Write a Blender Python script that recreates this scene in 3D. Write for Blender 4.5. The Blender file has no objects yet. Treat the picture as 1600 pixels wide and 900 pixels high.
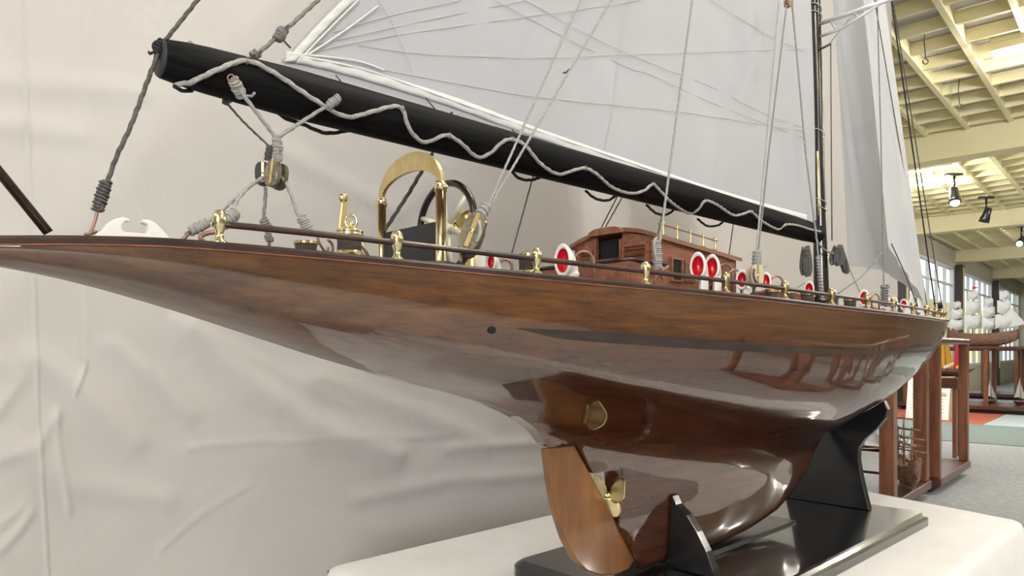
import bpy, math, random
from math import pi, sin, cos, sqrt, atan2, radians
from mathutils import Vector, Matrix
random.seed(7)
scene = bpy.context.scene
col = scene.collection

# ---------------------------------------------------------------- camera
EYE = 1.05
F = 1100.0                       # focal length in pixels of a 1600 px wide frame
HY = 545.0                       # row of the horizon
cam_d = bpy.data.cameras.new('camera'); cam = bpy.data.objects.new('camera', cam_d); col.objects.link(cam)
cam.location = (0, 0, EYE); cam.rotation_euler = (pi/2, 0, 0)
cam_d.sensor_width = 36; cam_d.lens = 36*F/1600; cam_d.shift_y = (HY-450)/1600
cam_d.clip_start = 0.02; cam_d.clip_end = 200
scene.camera = cam
scene.view_settings.view_transform = 'Standard'; scene.view_settings.look = 'None'
scene.view_settings.gamma = 1; scene.view_settings.use_curve_mapping = False
scene.view_settings.exposure = -0.08
# ---------------------------------------------------------------- daylight
w = bpy.data.worlds.new('daylight'); scene.world = w; w.use_nodes = True
bg = w.node_tree.nodes['Background']; bg.inputs[0].default_value = (0.72, 0.84, 1.0, 1); bg.inputs[1].default_value = 2.3
LAMP_W = 20.0
GLOW_W = 30.0
FILL_W = 300.0  # power of the added fill light behind the camera

# room axes: U runs along the window wall, V to the right of it
UX = Vector((.673, .740, 0)).normalized(); VX = Vector((UX.y, -UX.x, 0))
def R(u, v, z): return UX*u + VX*v + Vector((0, 0, z))
RROT = atan2(UX.y, UX.x)
# unseen fill light added behind the camera, set just inside an added window
def area(name, loc, zdir, sx, sy, power, color=(1, 1, 1)):
    l = bpy.data.lights.new(name, 'AREA'); l.shape = 'RECTANGLE'; l.size = sx; l.size_y = sy; l.energy = power; l.color = color
    o = bpy.data.objects.new(name, l); col.objects.link(o); o.location = loc; o.rotation_euler = Vector(zdir).to_track_quat('Z', 'Y').to_euler()
    return o
area('window_daylight', R(-4.93, 4.2, 1.75), -UX, 4.0, 1.7, FILL_W, (.93, .96, 1.0))
# ---------------------------------------------------------------- helpers
def tag(o, label=None, cat=None, group=None, kind=None):
    if label: o['label'] = label
    if cat: o['category'] = cat
    if group: o['group'] = group
    if kind: o['kind'] = kind
    return o
def empty(name, loc=(0, 0, 0), rz=0, parent=None):
    o = bpy.data.objects.new(name, None); col.objects.link(o); o.location = loc; o.rotation_euler = (0, 0, rz)
    o.empty_display_size = .05
    if parent: o.parent = parent
    return o
def copy_tree(o, parent=None):
    c = o.copy(); col.objects.link(c); c.parent = parent
    for ch in list(o.children): copy_tree(ch, c)
    return c
def frame_for(d):
    d = d.normalized(); up = Vector((0, 0, 1)) if abs(d.z) < .95 else Vector((1, 0, 0))
    a = d.cross(up).normalized(); b = a.cross(d).normalized()
    return a, b
class MB:
    def __init__(s): s.v = []; s.f = []; s.sm = []
    def add(s, vs, fs, smooth=False):
        n = len(s.v); s.v += [tuple(x) for x in vs]; s.f += [tuple(i+n for i in f) for f in fs]; s.sm += [smooth]*len(fs); return s
    def box(s, c, d, M=None, bev=0):
        x, y, z = d[0]/2, d[1]/2, d[2]/2
        if bev:
            b = bev; vs = []; fs = []
            # chamfered vertical/top edges through three rings
            def ring(ix, iy, zz):
                return [(-ix+b, -iy, zz), (ix-b, -iy, zz), (ix, -iy+b, zz), (ix, iy-b, zz), (ix-b, iy, zz), (-ix+b, iy, zz), (-ix, iy-b, zz), (-ix, -iy+b, zz)]
            rs = [ring(x-b, y-b, -z), ring(x, y, -z+b), ring(x, y, z-b), ring(x-b, y-b, z)]
            for r in rs: vs += r
            for k in range(3):
                for i in range(8):
                    j = (i+1) % 8; fs.append((k*8+i, k*8+j, k*8+8+j, k*8+8+i))
            fs.append(tuple(range(7, -1, -1))); fs.append(tuple(range(24, 32)))
        else:
            vs = [(-x, -y, -z), (x, -y, -z), (x, y, -z), (-x, y, -z), (-x, -y, z), (x, -y, z), (x, y, z), (-x, y, z)]
            fs = [(3, 2, 1, 0), (4, 5, 6, 7), (0, 1, 5, 4), (1, 2, 6, 5), (2, 3, 7, 6), (3, 0, 4, 7)]
        vs = [Vector(p) for p in vs]
        if M is not None: vs = [M @ p for p in vs]
        return s.add([p+Vector(c) for p in vs], fs)
    def tube(s, pts, r, seg=8, cap=True, twist=0, closed=False, flat=1.0):
        pts = [Vector(p) for p in pts]; n = len(pts)
        rr = r if callable(r) else (lambda t: r)
        vs = []; fs = []; a = None; L = 0
        for i, p in enumerate(pts):
            if closed: d = pts[(i+1) % n]-pts[i-1]
            else: d = pts[min(i+1, n-1)]-pts[max(i-1, 0)]
            if d.length < 1e-9: d = Vector((0, 0, 1))
            d.normalize()
            if a is None: a, b = frame_for(d)
            else:
                a = (a - d*a.dot(d)); a = a.normalized() if a.length > 1e-6 else frame_for(d)[0]
                b = a.cross(d).normalized()
            if i: L += (p-pts[i-1]).length
            R0 = rr(i/max(1, n-1))
            for k in range(seg):
                t = 2*pi*k/seg
                q = R0*(1+.20*cos(3*(t-twist*L))) if twist else R0
                vs.append(p + a*(cos(t)*q) + b*(sin(t)*q*flat))
        m = n if closed else n-1
        for i in range(m):
            for k in range(seg):
                k2 = (k+1) % seg; i2 = (i+1) % n
                fs.append((i*seg+k, i*seg+k2, i2*seg+k2, i2*seg+k))
        if cap and not closed:
            fs.append(tuple(range(seg-1, -1, -1))); fs.append(tuple((n-1)*seg+k for k in range(seg)))
        return s.add(vs, fs, True)
    def lathe(s, prof, c=(0, 0, 0), axis=None, seg=20, smooth=True, M=None):
        # prof: list of (radius, height)
        vs = []; fs = []; n = len(prof)
        if axis is not None:
            d = Vector(axis).normalized(); a, b = frame_for(d)
        else: d = Vector((0, 0, 1)); a = Vector((1, 0, 0)); b = Vector((0, 1, 0))
        c = Vector(c)
        for (r, h) in prof:
            for k in range(seg):
                t = 2*pi*k/seg; vs.append(c + a*(r*cos(t)) + b*(r*sin(t)) + d*h)
        for i in range(n-1):
            for k in range(seg):
                k2 = (k+1) % seg; fs.append((i*seg+k, i*seg+k2, (i+1)*seg+k2, (i+1)*seg+k))
        fs.append(tuple(range(seg-1, -1, -1))); fs.append(tuple((n-1)*seg+k for k in range(seg)))
        return s.add(vs, fs, smooth)
    def prism(s, poly, fn, t0, t1, smooth=False):
        # poly in 2D; fn(u, v, t) -> 3D
        n = len(poly)
        vs = [fn(u, v, t0) for u, v in poly] + [fn(u, v, t1) for u, v in poly]
        fs = [tuple(range(n-1, -1, -1)), tuple(range(n, 2*n))] + [(i, (i+1) % n, n+(i+1) % n, n+i) for i in range(n)]
        return s.add(vs, fs, smooth)
    def grid(s, fn, nu, nv, smooth=True):
        vs = [fn(i/nu, j/nv) for i in range(nu+1) for j in range(nv+1)]
        fs = [(i*(nv+1)+j, (i+1)*(nv+1)+j, (i+1)*(nv+1)+j+1, i*(nv+1)+j+1) for i in range(nu) for j in range(nv)]
        return s.add(vs, fs, smooth)
    def ball(s, c, r, seg=12, rings=8, sc=(1, 1, 1)):
        prof = []
        vs = []; fs = []
        for i in range(rings+1):
            p = pi*i/rings
            for k in range(seg):
                t = 2*pi*k/seg
                vs.append(Vector(c)+Vector((r*sc[0]*sin(p)*cos(t), r*sc[1]*sin(p)*sin(t), -r*sc[2]*cos(p))))
        for i in range(rings):
            for k in range(seg):
                k2 = (k+1) % seg; fs.append((i*seg+k, i*seg+k2, (i+1)*seg+k2, (i+1)*seg+k))
        return s.add(vs, fs, True)
    def build(s, name, mat, parent=None, recalc=True, bevel=0):
        me = bpy.data.meshes.new(name); me.from_pydata(s.v, [], s.f); me.polygons.foreach_set('use_smooth', s.sm)
        me.validate(); me.update()
        if recalc:
            import bmesh
            bm = bmesh.new(); bm.from_mesh(me); bmesh.ops.remove_doubles(bm, verts=bm.verts, dist=1e-6)
            bmesh.ops.recalc_face_normals(bm, faces=bm.faces); bm.to_mesh(me); bm.free()
        me.materials.append(mat)
        o = bpy.data.objects.new(name, me); col.objects.link(o)
        if parent: o.parent = parent
        if bevel:
            b = o.modifiers.new('bevel', 'BEVEL'); b.width = bevel; b.segments = 2; b.limit_method = 'ANGLE'; b.angle_limit = radians(40)
        return o
def smooth_path(pts, n=8):
    P = [Vector(p) for p in pts]; out = []
    for i in range(len(P)-1):
        p0 = P[max(i-1, 0)]; p1 = P[i]; p2 = P[i+1]; p3 = P[min(i+2, len(P)-1)]
        for k in range(n):
            t = k/n
            out.append(.5*((2*p1)+(-p0+p2)*t+(2*p0-5*p1+4*p2-p3)*t*t+(-p0+3*p1-3*p2+p3)*t**3))
    out.append(P[-1]); return out
def densify(pts, step):
    P = [Vector(p) for p in pts]; out = [P[0]]
    for a, b in zip(P, P[1:]):
        n = max(1, int((b-a).length/step))
        for k in range(1, n+1): out.append(a.lerp(b, k/n))
    return out
def interp(x, tab):
    if x <= tab[0][0]: return tab[0][1]
    for (a, fa), (b, fb) in zip(tab, tab[1:]):
        if x <= b: return fa+(fb-fa)*(x-a)/(b-a)
    return tab[-1][1]
def cinterp(x, tab):   # smooth (catmull) interpolation
    n = len(tab)
    if x <= tab[0][0]: return tab[0][1]
    if x >= tab[-1][0]: return tab[-1][1]
    for i in range(n-1):
        if x <= tab[i+1][0]:
            x0, y0 = tab[i]; x1, y1 = tab[i+1]; h = x1-x0; t = (x-x0)/h
            m0 = (tab[i+1][1]-tab[i-1][1])/(tab[i+1][0]-tab[i-1][0]) if i > 0 else (y1-y0)/h
            m1 = (tab[i+2][1]-y0)/(tab[i+2][0]-x0) if i+2 < n else (y1-y0)/h
            return (2*t**3-3*t*t+1)*y0+(t**3-2*t*t+t)*h*m0+(-2*t**3+3*t*t)*y1+(t**3-t*t)*h*m1

# ---------------------------------------------------------------- materials
def mat(name, color, rough=.5, metal=0, coat=0, spec=.5, noise=None, bump=None, sheen=0, coat_rough=.03, trans=0, emit=None, sss=0):
    """noise = (scale xyz, color2, detail, lo, hi)   bump = (scale xyz, strength, distance)"""
    m = bpy.data.materials.new(name); m.use_nodes = True; nt = m.node_tree; N = nt.nodes; Lk = nt.links; b = N['Principled BSDF']
    b.inputs['Base Color'].default_value = (*color, 1); b.inputs['Roughness'].default_value = rough; b.inputs['Metallic'].default_value = metal
    b.inputs['Coat Weight'].default_value = coat; b.inputs['Coat Roughness'].default_value = coat_rough; b.inputs['Specular IOR Level'].default_value = spec
    if sheen: b.inputs['Sheen Weight'].default_value = sheen
    if trans: b.inputs['Transmission Weight'].default_value = trans
    if emit: b.inputs['Emission Color'].default_value = (*emit[0], 1); b.inputs['Emission Strength'].default_value = emit[1]
    tc = N.new('ShaderNodeTexCoord')
    def tex(sc, det, dist=0):
        mp = N.new('ShaderNodeMapping'); mp.inputs['Scale'].default_value = sc; Lk.new(tc.outputs['Object'], mp.inputs[0])
        t = N.new('ShaderNodeTexNoise'); t.inputs['Scale'].default_value = 1; t.inputs['Detail'].default_value = det; t.inputs['Roughness'].default_value = .6
        t.inputs['Distortion'].default_value = dist
        Lk.new(mp.outputs[0], t.inputs['Vector']); return t
    if noise:
        t = tex(noise[0], noise[2] if len(noise) > 2 else 4, .3); r = N.new('ShaderNodeValToRGB')
        r.color_ramp.elements[0].position = noise[3] if len(noise) > 3 else .35; r.color_ramp.elements[1].position = noise[4] if len(noise) > 4 else .65
        r.color_ramp.elements[0].color = (*color, 1); r.color_ramp.elements[1].color = (*noise[1], 1)
        Lk.new(t.outputs['Fac'], r.inputs[0]); Lk.new(r.outputs[0], b.inputs['Base Color'])
    if bump:
        t = tex(bump[0], 3); bp = N.new('ShaderNodeBump'); bp.inputs['Strength'].default_value = bump[1]; bp.inputs['Distance'].default_value = bump[2]
        Lk.new(t.outputs['Fac'], bp.inputs['Height']); Lk.new(bp.outputs[0], b.inputs['Normal'])
    return m
def hull_material():
    m = mat('varnished_mahogany', (.12, .035, .012), rough=.35, coat=1, coat_rough=.02, spec=.2); m.node_tree.nodes['Principled BSDF'].inputs['Coat IOR'].default_value = 1.95
    nt = m.node_tree; N = nt.nodes; L = nt.links; b = N['Principled BSDF']; tc = N.new('ShaderNodeTexCoord')
    mp = N.new('ShaderNodeMapping'); mp.inputs['Scale'].default_value = (2.6, 80, 130); L.new(tc.outputs['Object'], mp.inputs[0])
    t1 = N.new('ShaderNodeTexNoise'); t1.inputs['Scale'].default_value = 1; t1.inputs['Detail'].default_value = 6; t1.inputs['Roughness'].default_value = .65; t1.inputs['Distortion'].default_value = .6; L.new(mp.outputs[0], t1.inputs[0])
    mp2 = N.new('ShaderNodeMapping'); mp2.inputs['Scale'].default_value = (1.3, 9, 14); L.new(tc.outputs['Object'], mp2.inputs[0])
    t2 = N.new('ShaderNodeTexNoise'); t2.inputs['Scale'].default_value = 1; t2.inputs['Detail'].default_value = 3; L.new(mp2.outputs[0], t2.inputs[0])
    r1 = N.new('ShaderNodeValToRGB'); e = r1.color_ramp.elements; e[0].position = .3; e[0].color = (.046, .012, .0025, 1); e[1].position = .72; e[1].color = (.150, .052, .010, 1)
    L.new(t1.outputs['Fac'], r1.inputs[0])
    # light put into the colour: topsides tinted orange-brown, hull below darker and redder
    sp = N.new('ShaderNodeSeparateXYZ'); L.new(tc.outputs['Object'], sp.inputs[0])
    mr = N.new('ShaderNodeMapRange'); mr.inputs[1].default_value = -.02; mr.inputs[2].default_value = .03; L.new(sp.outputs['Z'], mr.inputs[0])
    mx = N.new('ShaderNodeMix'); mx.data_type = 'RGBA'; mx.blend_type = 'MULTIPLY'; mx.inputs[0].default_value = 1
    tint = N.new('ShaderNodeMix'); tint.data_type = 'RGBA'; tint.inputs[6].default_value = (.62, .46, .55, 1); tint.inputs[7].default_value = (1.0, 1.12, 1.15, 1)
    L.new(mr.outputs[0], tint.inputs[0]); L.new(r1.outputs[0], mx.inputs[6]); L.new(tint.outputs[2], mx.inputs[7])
    mx2 = N.new('ShaderNodeMix'); mx2.data_type = 'RGBA'; mx2.blend_type = 'MULTIPLY'; mx2.inputs[0].default_value = .8
    r2 = N.new('ShaderNodeValToRGB'); e = r2.color_ramp.elements; e[0].position = .3; e[0].color = (.55, .5, .45, 1); e[1].position = .7; e[1].color = (1.15, 1.1, 1.1, 1)
    L.new(t2.outputs['Fac'], r2.inputs[0]); L.new(mx.outputs[2], mx2.inputs[6]); L.new(r2.outputs[0], mx2.inputs[7])
    L.new(mx2.outputs[2], b.inputs['Base Color'])
    # faint unevenness of the varnish
    t3 = N.new('ShaderNodeTexNoise'); t3.inputs['Scale'].default_value = 9; t3.inputs['Detail'].default_value = 2; L.new(tc.outputs['Object'], t3.inputs[0])
    bp = N.new('ShaderNodeBump'); bp.inputs['Strength'].default_value = .25; bp.inputs['Distance'].default_value = .004; L.new(t3.outputs['Fac'], bp.inputs['Height']); L.new(bp.outputs[0], b.inputs['Coat Normal'])
    return m
M = {}
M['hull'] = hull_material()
M['rudder'] = mat('varnished_golden_wood', (.115, .040, .008), .35, coat=.7, noise=((45, 60, 7), (.235, .095, .022), 6, .3, .7), coat_rough=.05)
M['stripe'] = mat('dark_inlaid_stripe', (.012, .008, .007), .5, coat=.3, noise=((10, 90, 90), (.030, .018, .014), 4), coat_rough=.1)
M['darkwood'] = mat('dark_varnished_wood', (.022, .010, .008), .35, coat=.2, noise=((12, 90, 90), (.055, .024, .018), 4), coat_rough=.15)
M['cabin'] = mat('cabin_mahogany', (.15, .040, .016), .4, coat=.35, noise=((20, 90, 110), (.30, .10, .045), 4), coat_rough=.2)
M['cabinroof'] = mat('cabin_roof_wood', (.15, .055, .024), .4, coat=.3, noise=((15, 110, 110), (.25, .10, .05), 4), coat_rough=.2)
M['deck'] = mat('deck_planking', (.36, .2, .09), .45, noise=((6, 140, 40), (.50, .30, .15), 4))
M['black'] = mat('matt_black_paint', (.003, .003, .0035), .6, spec=.08, noise=((10, 200, 200), (.010, .0095, .0095), 4), bump=((8, 260, 260), .3, .001))
M['glossblack'] = mat('gloss_black_paint', (.006, .006, .007), .28, coat=.4, coat_rough=.12, bump=((60, 60, 60), .15, .002))
M['baseblack'] = mat('polished_black_base', (.010, .010, .011), .18, coat=.8, coat_rough=.06, bump=((5, 120, 5), .05, .002))
M['mastblack'] = mat('gloss_black_spar', (.009, .008, .008), .2, coat=.7, coat_rough=.1)
M['brass'] = mat('polished_brass', (.78, .69, .40), .16, metal=1)
M['bronze'] = mat('dark_bronze', (.42, .33, .18), .28, metal=1)
M['brasssat'] = mat('satin_brass', (.66, .56, .31), .32, metal=1, noise=((60, 60, 60), (.60, .46, .20), 3))
M['oldbrass'] = mat('dull_bronze_shell', (.26, .22, .15), .45, metal=.6, noise=((150, 150, 150), (.12, .11, .08), 3))
M['copper'] = mat('copper_wire', (.34, .20, .155), .4, metal=.7)
M['knurl'] = mat('knurled_brown_drum', (.075, .055, .05), .6, bump=((700, 700, 700), .9, .002))
M['white'] = mat('white_enamel', (.82, .81, .78), .3, coat=.3)
M['cream'] = mat('cream_enamel', (.80, .76, .62), .35, coat=.3)
M['red'] = mat('red_enamel', (.62, .008, .018), .25, coat=.5)
M['slate'] = mat('dark_slate_cloth', (.022, .022, .028), .6, bump=((300, 300, 300), .3, .001))
M['dark'] = mat('dark_interior', (.006, .005, .005), .9)
M['rope'] = mat('grey_cotton_rope', (.29, .28, .27), .9, noise=((400, 400, 400), (.40, .39, .375), 2))
M['ropedk'] = mat('dark_grey_rope', (.065, .062, .06), .9, noise=((400, 400, 400), (.13, .125, .12), 2))
M['ropeblk'] = mat('black_rope', (.022, .02, .019), .85)
M['ropemid'] = mat('mid_grey_rope', (.17, .165, .155), .9, noise=((400, 400, 400), (.25, .24, .23), 2))
M['thread'] = mat('grey_thread', (.52, .51, .50), .9)
M['metal'] = mat('light_grey_metal', (.62, .63, .63), .35, metal=.3)
def cloth(name, c1, c2, scale=(6, 6, 6), wrinkle=.3, dist=.01, transl=0):
    m = mat(name, c1, .9, spec=.15, noise=(scale, c2, 4, .3, .7), sheen=.1)
    nt = m.node_tree; N = nt.nodes; L = nt.links; b = N['Principled BSDF']; tc = N.new('ShaderNodeTexCoord')
    a = N.new('ShaderNodeTexNoise'); a.inputs['Scale'].default_value = 5; a.inputs['Detail'].default_value = 5; a.inputs['Distortion'].default_value = .8; L.new(tc.outputs['Object'], a.inputs[0])
    wv = N.new('ShaderNodeTexNoise'); wv.inputs['Scale'].default_value = 420; wv.inputs['Detail'].default_value = 1; L.new(tc.outputs['Object'], wv.inputs[0])
    b1 = N.new('ShaderNodeBump'); b1.inputs['Strength'].default_value = wrinkle; b1.inputs['Distance'].default_value = dist; L.new(a.outputs['Fac'], b1.inputs['Height'])
    b2 = N.new('ShaderNodeBump'); b2.inputs['Strength'].default_value = .12; b2.inputs['Distance'].default_value = .001; L.new(wv.outputs['Fac'], b2.inputs['Height']); L.new(b1.outputs[0], b2.inputs['Normal'])
    L.new(b2.outputs[0], b.inputs['Normal'])
    if transl:
        tr = N.new('ShaderNodeBsdfTranslucent'); tr.inputs[0].default_value = (*c1, 1); ms = N.new('ShaderNodeMixShader'); ms.inputs[0].default_value = transl
        L.new(b.outputs[0], ms.inputs[1]); L.new(tr.outputs[0], ms.inputs[2]); L.new(ms.outputs[0], N['Material Output'].inputs[0])
    return m
M['curtain'] = cloth('beige_cotton_backdrop', (.58, .55, .528), (.64, .61, .585), (1.5, 1.5, 1.5), .35, .02, .12)
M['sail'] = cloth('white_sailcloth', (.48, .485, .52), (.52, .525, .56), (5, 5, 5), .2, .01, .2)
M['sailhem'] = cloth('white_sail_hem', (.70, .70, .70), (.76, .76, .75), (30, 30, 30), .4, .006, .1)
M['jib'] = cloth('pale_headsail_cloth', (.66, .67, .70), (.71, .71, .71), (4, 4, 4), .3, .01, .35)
M['tablecloth'] = cloth('off_white_tablecloth', (.70, .68, .675), (.76, .74, .735), (12, 12, 12), .25, .006)
M['tablewood'] = mat('red_brown_timber', (.13, .042, .020), .35, coat=.25, noise=((30, 30, 3), (.25, .10, .05), 5), coat_rough=.2)
M['tabledark'] = mat('dark_brown_timber', (.07, .025, .016), .35, coat=.3, noise=((6, 6, 30), (.12, .045, .028), 4), coat_rough=.2)
M['plinth'] = mat('black_plinth', (.012, .01, .01), .6)
M['ceil'] = mat('cream_painted_timber', (.88, .79, .46), .6, noise=((3, 3, 3), (.90, .82, .52), 3))
M['beam'] = mat('cream_painted_beam', (.86, .77, .48), .6, noise=((2, 2, 2), (.88, .80, .54), 3))
M['cpanel'] = mat('grey_white_ceiling_panel', (.76, .74, .76), .8, noise=((6, 6, 6), (.84, .82, .83), 3))
M['wall'] = mat('painted_wall', (.55, .50, .38), .8, noise=((2, 2, 2), (.60, .55, .42), 3))
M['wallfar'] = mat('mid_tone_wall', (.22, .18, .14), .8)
M['floor'] = mat('grey_carpet', (.34, .35, .36), .95, spec=.1, noise=((25, 25, 25), (.47, .48, .49), 5), bump=((220, 220, 220), .5, .004))
M['ruggreen'] = mat('green_grey_carpet', (.20, .25, .24), .95, spec=.1, noise=((40, 40, 40), (.29, .34, .33), 5), bump=((220, 220, 220), .5, .004))
M['rugorange'] = mat('orange_red_carpet', (.50, .13, .08), .95, spec=.1, noise=((40, 40, 40), (.60, .19, .12), 5))
M['rugblue'] = mat('pale_blue_carpet', (.48, .54, .56), .95, spec=.1, noise=((40, 40, 40), (.58, .64, .66), 5))
M['wframe'] = mat('white_window_frame', (.80, .80, .78), .4)
M['column'] = mat('dark_brown_column', (.05, .04, .03), .5)
M['glass'] = mat('window_glass', (1, 1, 1), 0.0, trans=1); M['glass'].node_tree.nodes['Principled BSDF'].inputs['IOR'].default_value = 1.02
M['yellow'] = mat('yellow_outside_wall', (.88, .70, .17), .8, noise=((1, 1, 3), (.90, .76, .28), 3))
M['tube'] = mat('fluorescent_tube_lit', (1, 1, 1), .4, emit=((1, 1, .97), 9))
M['bulb'] = mat('spot_bulb', (.95, .95, .92), .3, emit=((1, 1, .95), 1.2))
M['tackbrown'] = mat('weathered_rigging_brown', (.20, .12, .08), .8, noise=((40, 40, 40), (.35, .23, .17), 3))
M['galleon'] = mat('galleon_hull_planking', (.12, .055, .035), .5, noise=((30, 30, 120), (.34, .19, .13), 4))
M['yellowsail'] = mat('yellow_cloth', (.85, .48, .04), .8)
M['redsail'] = mat('red_cloth', (.62, .03, .05), .8)
M['paper'] = mat('white_info_sheet', (.86, .86, .82), .6)
M['beige'] = mat('beige_board', (.55, .47, .33), .7)
M['ink'] = mat('grey_print', (.45, .44, .40), .8)
M['greysail'] = mat('off_white_model_sail', (.72, .74, .75), .8)

# ================================================================ THE HALL
HCB, HCR, HCP = 2.02, 2.28, 2.385            # above the eye: beam soffit, rib soffit, ceiling panel
VW = -3.4; UMIN, UMAX, VMAX = -5.0, 30.0, 7.0
def rbox(mb, u0, u1, v0, v1, z0, z1, bev=0):
    Mt = Matrix.Rotation(RROT, 3, 'Z')
    # local x = U, local y = -V
    c = R((u0+u1)/2, (v0+v1)/2, (z0+z1)/2)
    return mb.box(c, (abs(u1-u0), abs(v1-v0), abs(z1-z0)), Mt, bev)
tag(rbox(MB(), UMIN-.3, UMAX+.3, VW-.4, VMAX+.3, -.2, 0).build('floor', M['floor']), kind='structure')
# carpet areas laid in other colours
def rug(name, u0, u1, v0, v1, m, label, z=.008):
    tag(rbox(MB(), u0, u1, v0, v1, 0, z).build(name, m), label, 'carpet')
rug('carpet_runner', 9.25, 11.5, VW+.15, 6.5, M['ruggreen'], 'green-grey carpet strip crossing the pale grey floor behind the tables')
rug('carpet_patch', 11.52, 14.2, VW+.15, -1.74, M['rugorange'], 'orange-red carpet patch beyond the green-grey strip')
rug('carpet_patch', 11.52, 16.5, -1.72, 6.5, M['rugblue'], 'pale blue carpet area at right beyond the green-grey strip')
# ceiling
ceil = rbox(MB(), UMIN, UMAX, VW, VMAX, EYE+HCP+.04, EYE+HCP+.1).build('ceiling', M['cpanel']); tag(ceil, kind='structure')
beamU = [-1.9, 3.35, 8.62, 14.0, 19.1, 24.3]
BW = .26
for u in beamU:
    rbox(MB(), u, u+BW, VW, VMAX, EYE+HCB, EYE+HCP+.03, .01).build('beam', M['beam'], ceil)
    rbox(MB(), u-.006, u, VW, VMAX, EYE+HCB, EYE+HCB+.035).build('beam_lip', M['ceil'], ceil)
pitch = .37
edges = [UMIN]+beamU+[UMAX]
protor = {}
for bi in range(len(edges)-1):
    u0 = edges[bi]+(BW if bi else 0); u1 = edges[bi+1]
    v = -1.05 - pitch*6
    while v < VMAX-.1:
        key = round(u1-u0, 2)
        if v > VW+.05:
            if key not in protor:
                protor[key] = MB().box((0, 0, 0), (u1-u0, .040, .115)).build('rib', M['ceil'], ceil); o = protor[key]
            else:
                o = protor[key].copy(); col.objects.link(o)
            o.location = R((u0+u1)/2, v, EYE+HCR+.0575); o.rotation_euler = (0, 0, RROT)
        v += pitch
    n = int((u1-u0)/pitch)
    for k in range(n):
        u = u1 - .12 - k*(u1-u0)/n
        if 'slat' not in protor:
            protor['slat'] = MB().box((0, 0, 0), (.030, VMAX-VW, .095)).build('cross_slat', M['ceil'], ceil); o = protor['slat']
        else:
            o = protor['slat'].copy(); col.objects.link(o)
        o.location = R(u, (VMAX+VW)/2, EYE+HCR+.060); o.rotation_euler = (0, 0, RROT)
# loose grey panels lying above the grid (the ones in front of the camera)
pan = None
for bi in (2, 3):
    u0 = edges[bi]+BW; u1 = edges[bi+1]
    for i in range(7):
        for j in range(9):
            if pan is None: pan = MB().box((0, 0, 0), ((u1-u0)/7-.02, pitch*2-.02, .012)).build('ceiling_panel', M['cpanel'], ceil); o = pan
            else: o = pan.copy(); col.objects.link(o)
            o.location = R(u0+(i+.5)*(u1-u0)/7, VW+.5+j*pitch*2, EYE+HCP+.012+.008*random.random()); o.rotation_euler = (0, 0, RROT)
# walls
WT = .16
head = EYE+1.90
tag(rbox(MB(), UMIN, UMAX, VW-WT, VW, head, EYE+HCP+.1).build('wall_left', M['wall']), kind='structure')
tag(rbox(MB(), UMIN, UMAX, VW-WT, VW, 0, .62).build('wall_left', M['wall']), kind='structure')
tag(rbox(MB(), UMIN, 7.0, VW-WT, VW, .62, head).build('wall_left', M['wall']), kind='structure')
tag(rbox(MB(), UMAX, UMAX+WT, VW-WT, VMAX, 0, EYE+HCP+.1).build('wall_back', M['wall']), kind='structure')
tag(rbox(MB(), UMIN-WT, UMAX, VMAX, VMAX+WT, 0, EYE+HCP+.1).build('wall_right', M['wallfar']), kind='structure')
for a_ in ((VW-WT, VMAX, 0, .88), (VW-WT, VMAX, 2.62, EYE+HCP+.1), (VW-WT, 2.15, .88, 2.62), (6.25, VMAX, .88, 2.62)):
    tag(rbox(MB(), UMIN-WT, UMIN, a_[0], a_[1], a_[2], a_[3]).build('wall_front', M['wallfar']), kind='structure')
wr_ = empty('window_9', R(UMIN-.08, 4.2, .88), RROT); wr_['kind'] = 'structure'  # unseen window, added as a place for the fill light
for k in range(6): MB().box((0, -2.02+k*.808, .87), (.08, .05, 1.74)).build('mullion', M['wframe'], wr_)
for z in (.03, 1.71): MB().box((0, 0, z), (.08, 4.1, .06)).build('window_frame', M['wframe'], wr_)
for k in range(5): MB().box((.01, -1.616+k*.808, .87), (.006, .75, 1.6)).build('pane', M['glass'], wr_)
# dark columns on the window line, windows between them
for i, u in enumerate(beamU[2:]):
    tag(rbox(MB(), u, u+.30, VW-.02, VW+.14, 0, head+.06, .008).build('trim_%d' % (i+1), M['column']), kind='structure')
    rbox(MB(), u+.10, u+.19, VW+.13, VW+.152, .5, head, .004).build('strip', M['ceil'], bpy.data.objects['trim_%d' % (i+1)])
wn = 0
us = [7.0]+beamU[2:]+[UMAX]
for a, b in zip(us, us[1:]):
    u0, u1 = (a+.3 if a > 7.1 else a), b
    wn += 1
    r = empty('window_%d' % wn, R((u0+u1)/2, VW-.07, .62), RROT); r['kind'] = 'structure'
    W = u1-u0; H = head-.62
    f = MB()
    for x in (-W/2+.03, W/2-.03): f.box((x, 0, H/2), (.06, .08, H))
    f.box((0, 0, .03), (W-.12, .08, .06)); f.box((0, 0, H-.03), (W-.12, .08, .06))
    f.build('window_frame', M['wframe'], r)
    n = 6
    for k in range(1, n): MB().box((-W/2+W*k/n, 0, H/2), (.05 if k % 2 else .035, .07, H-.12)).build('mullion', M['wframe'], r)
    MB().box((0, 0, H-.42), (W-.12, .05, .04)).build('transom', M['wframe'], r)
    for k in range(n):
        MB().box((-W/2+W*(k+.5)/n, .02, H/2), (W/n-.06, .006, H-.12)).build('pane', M['glass'], r)
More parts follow.
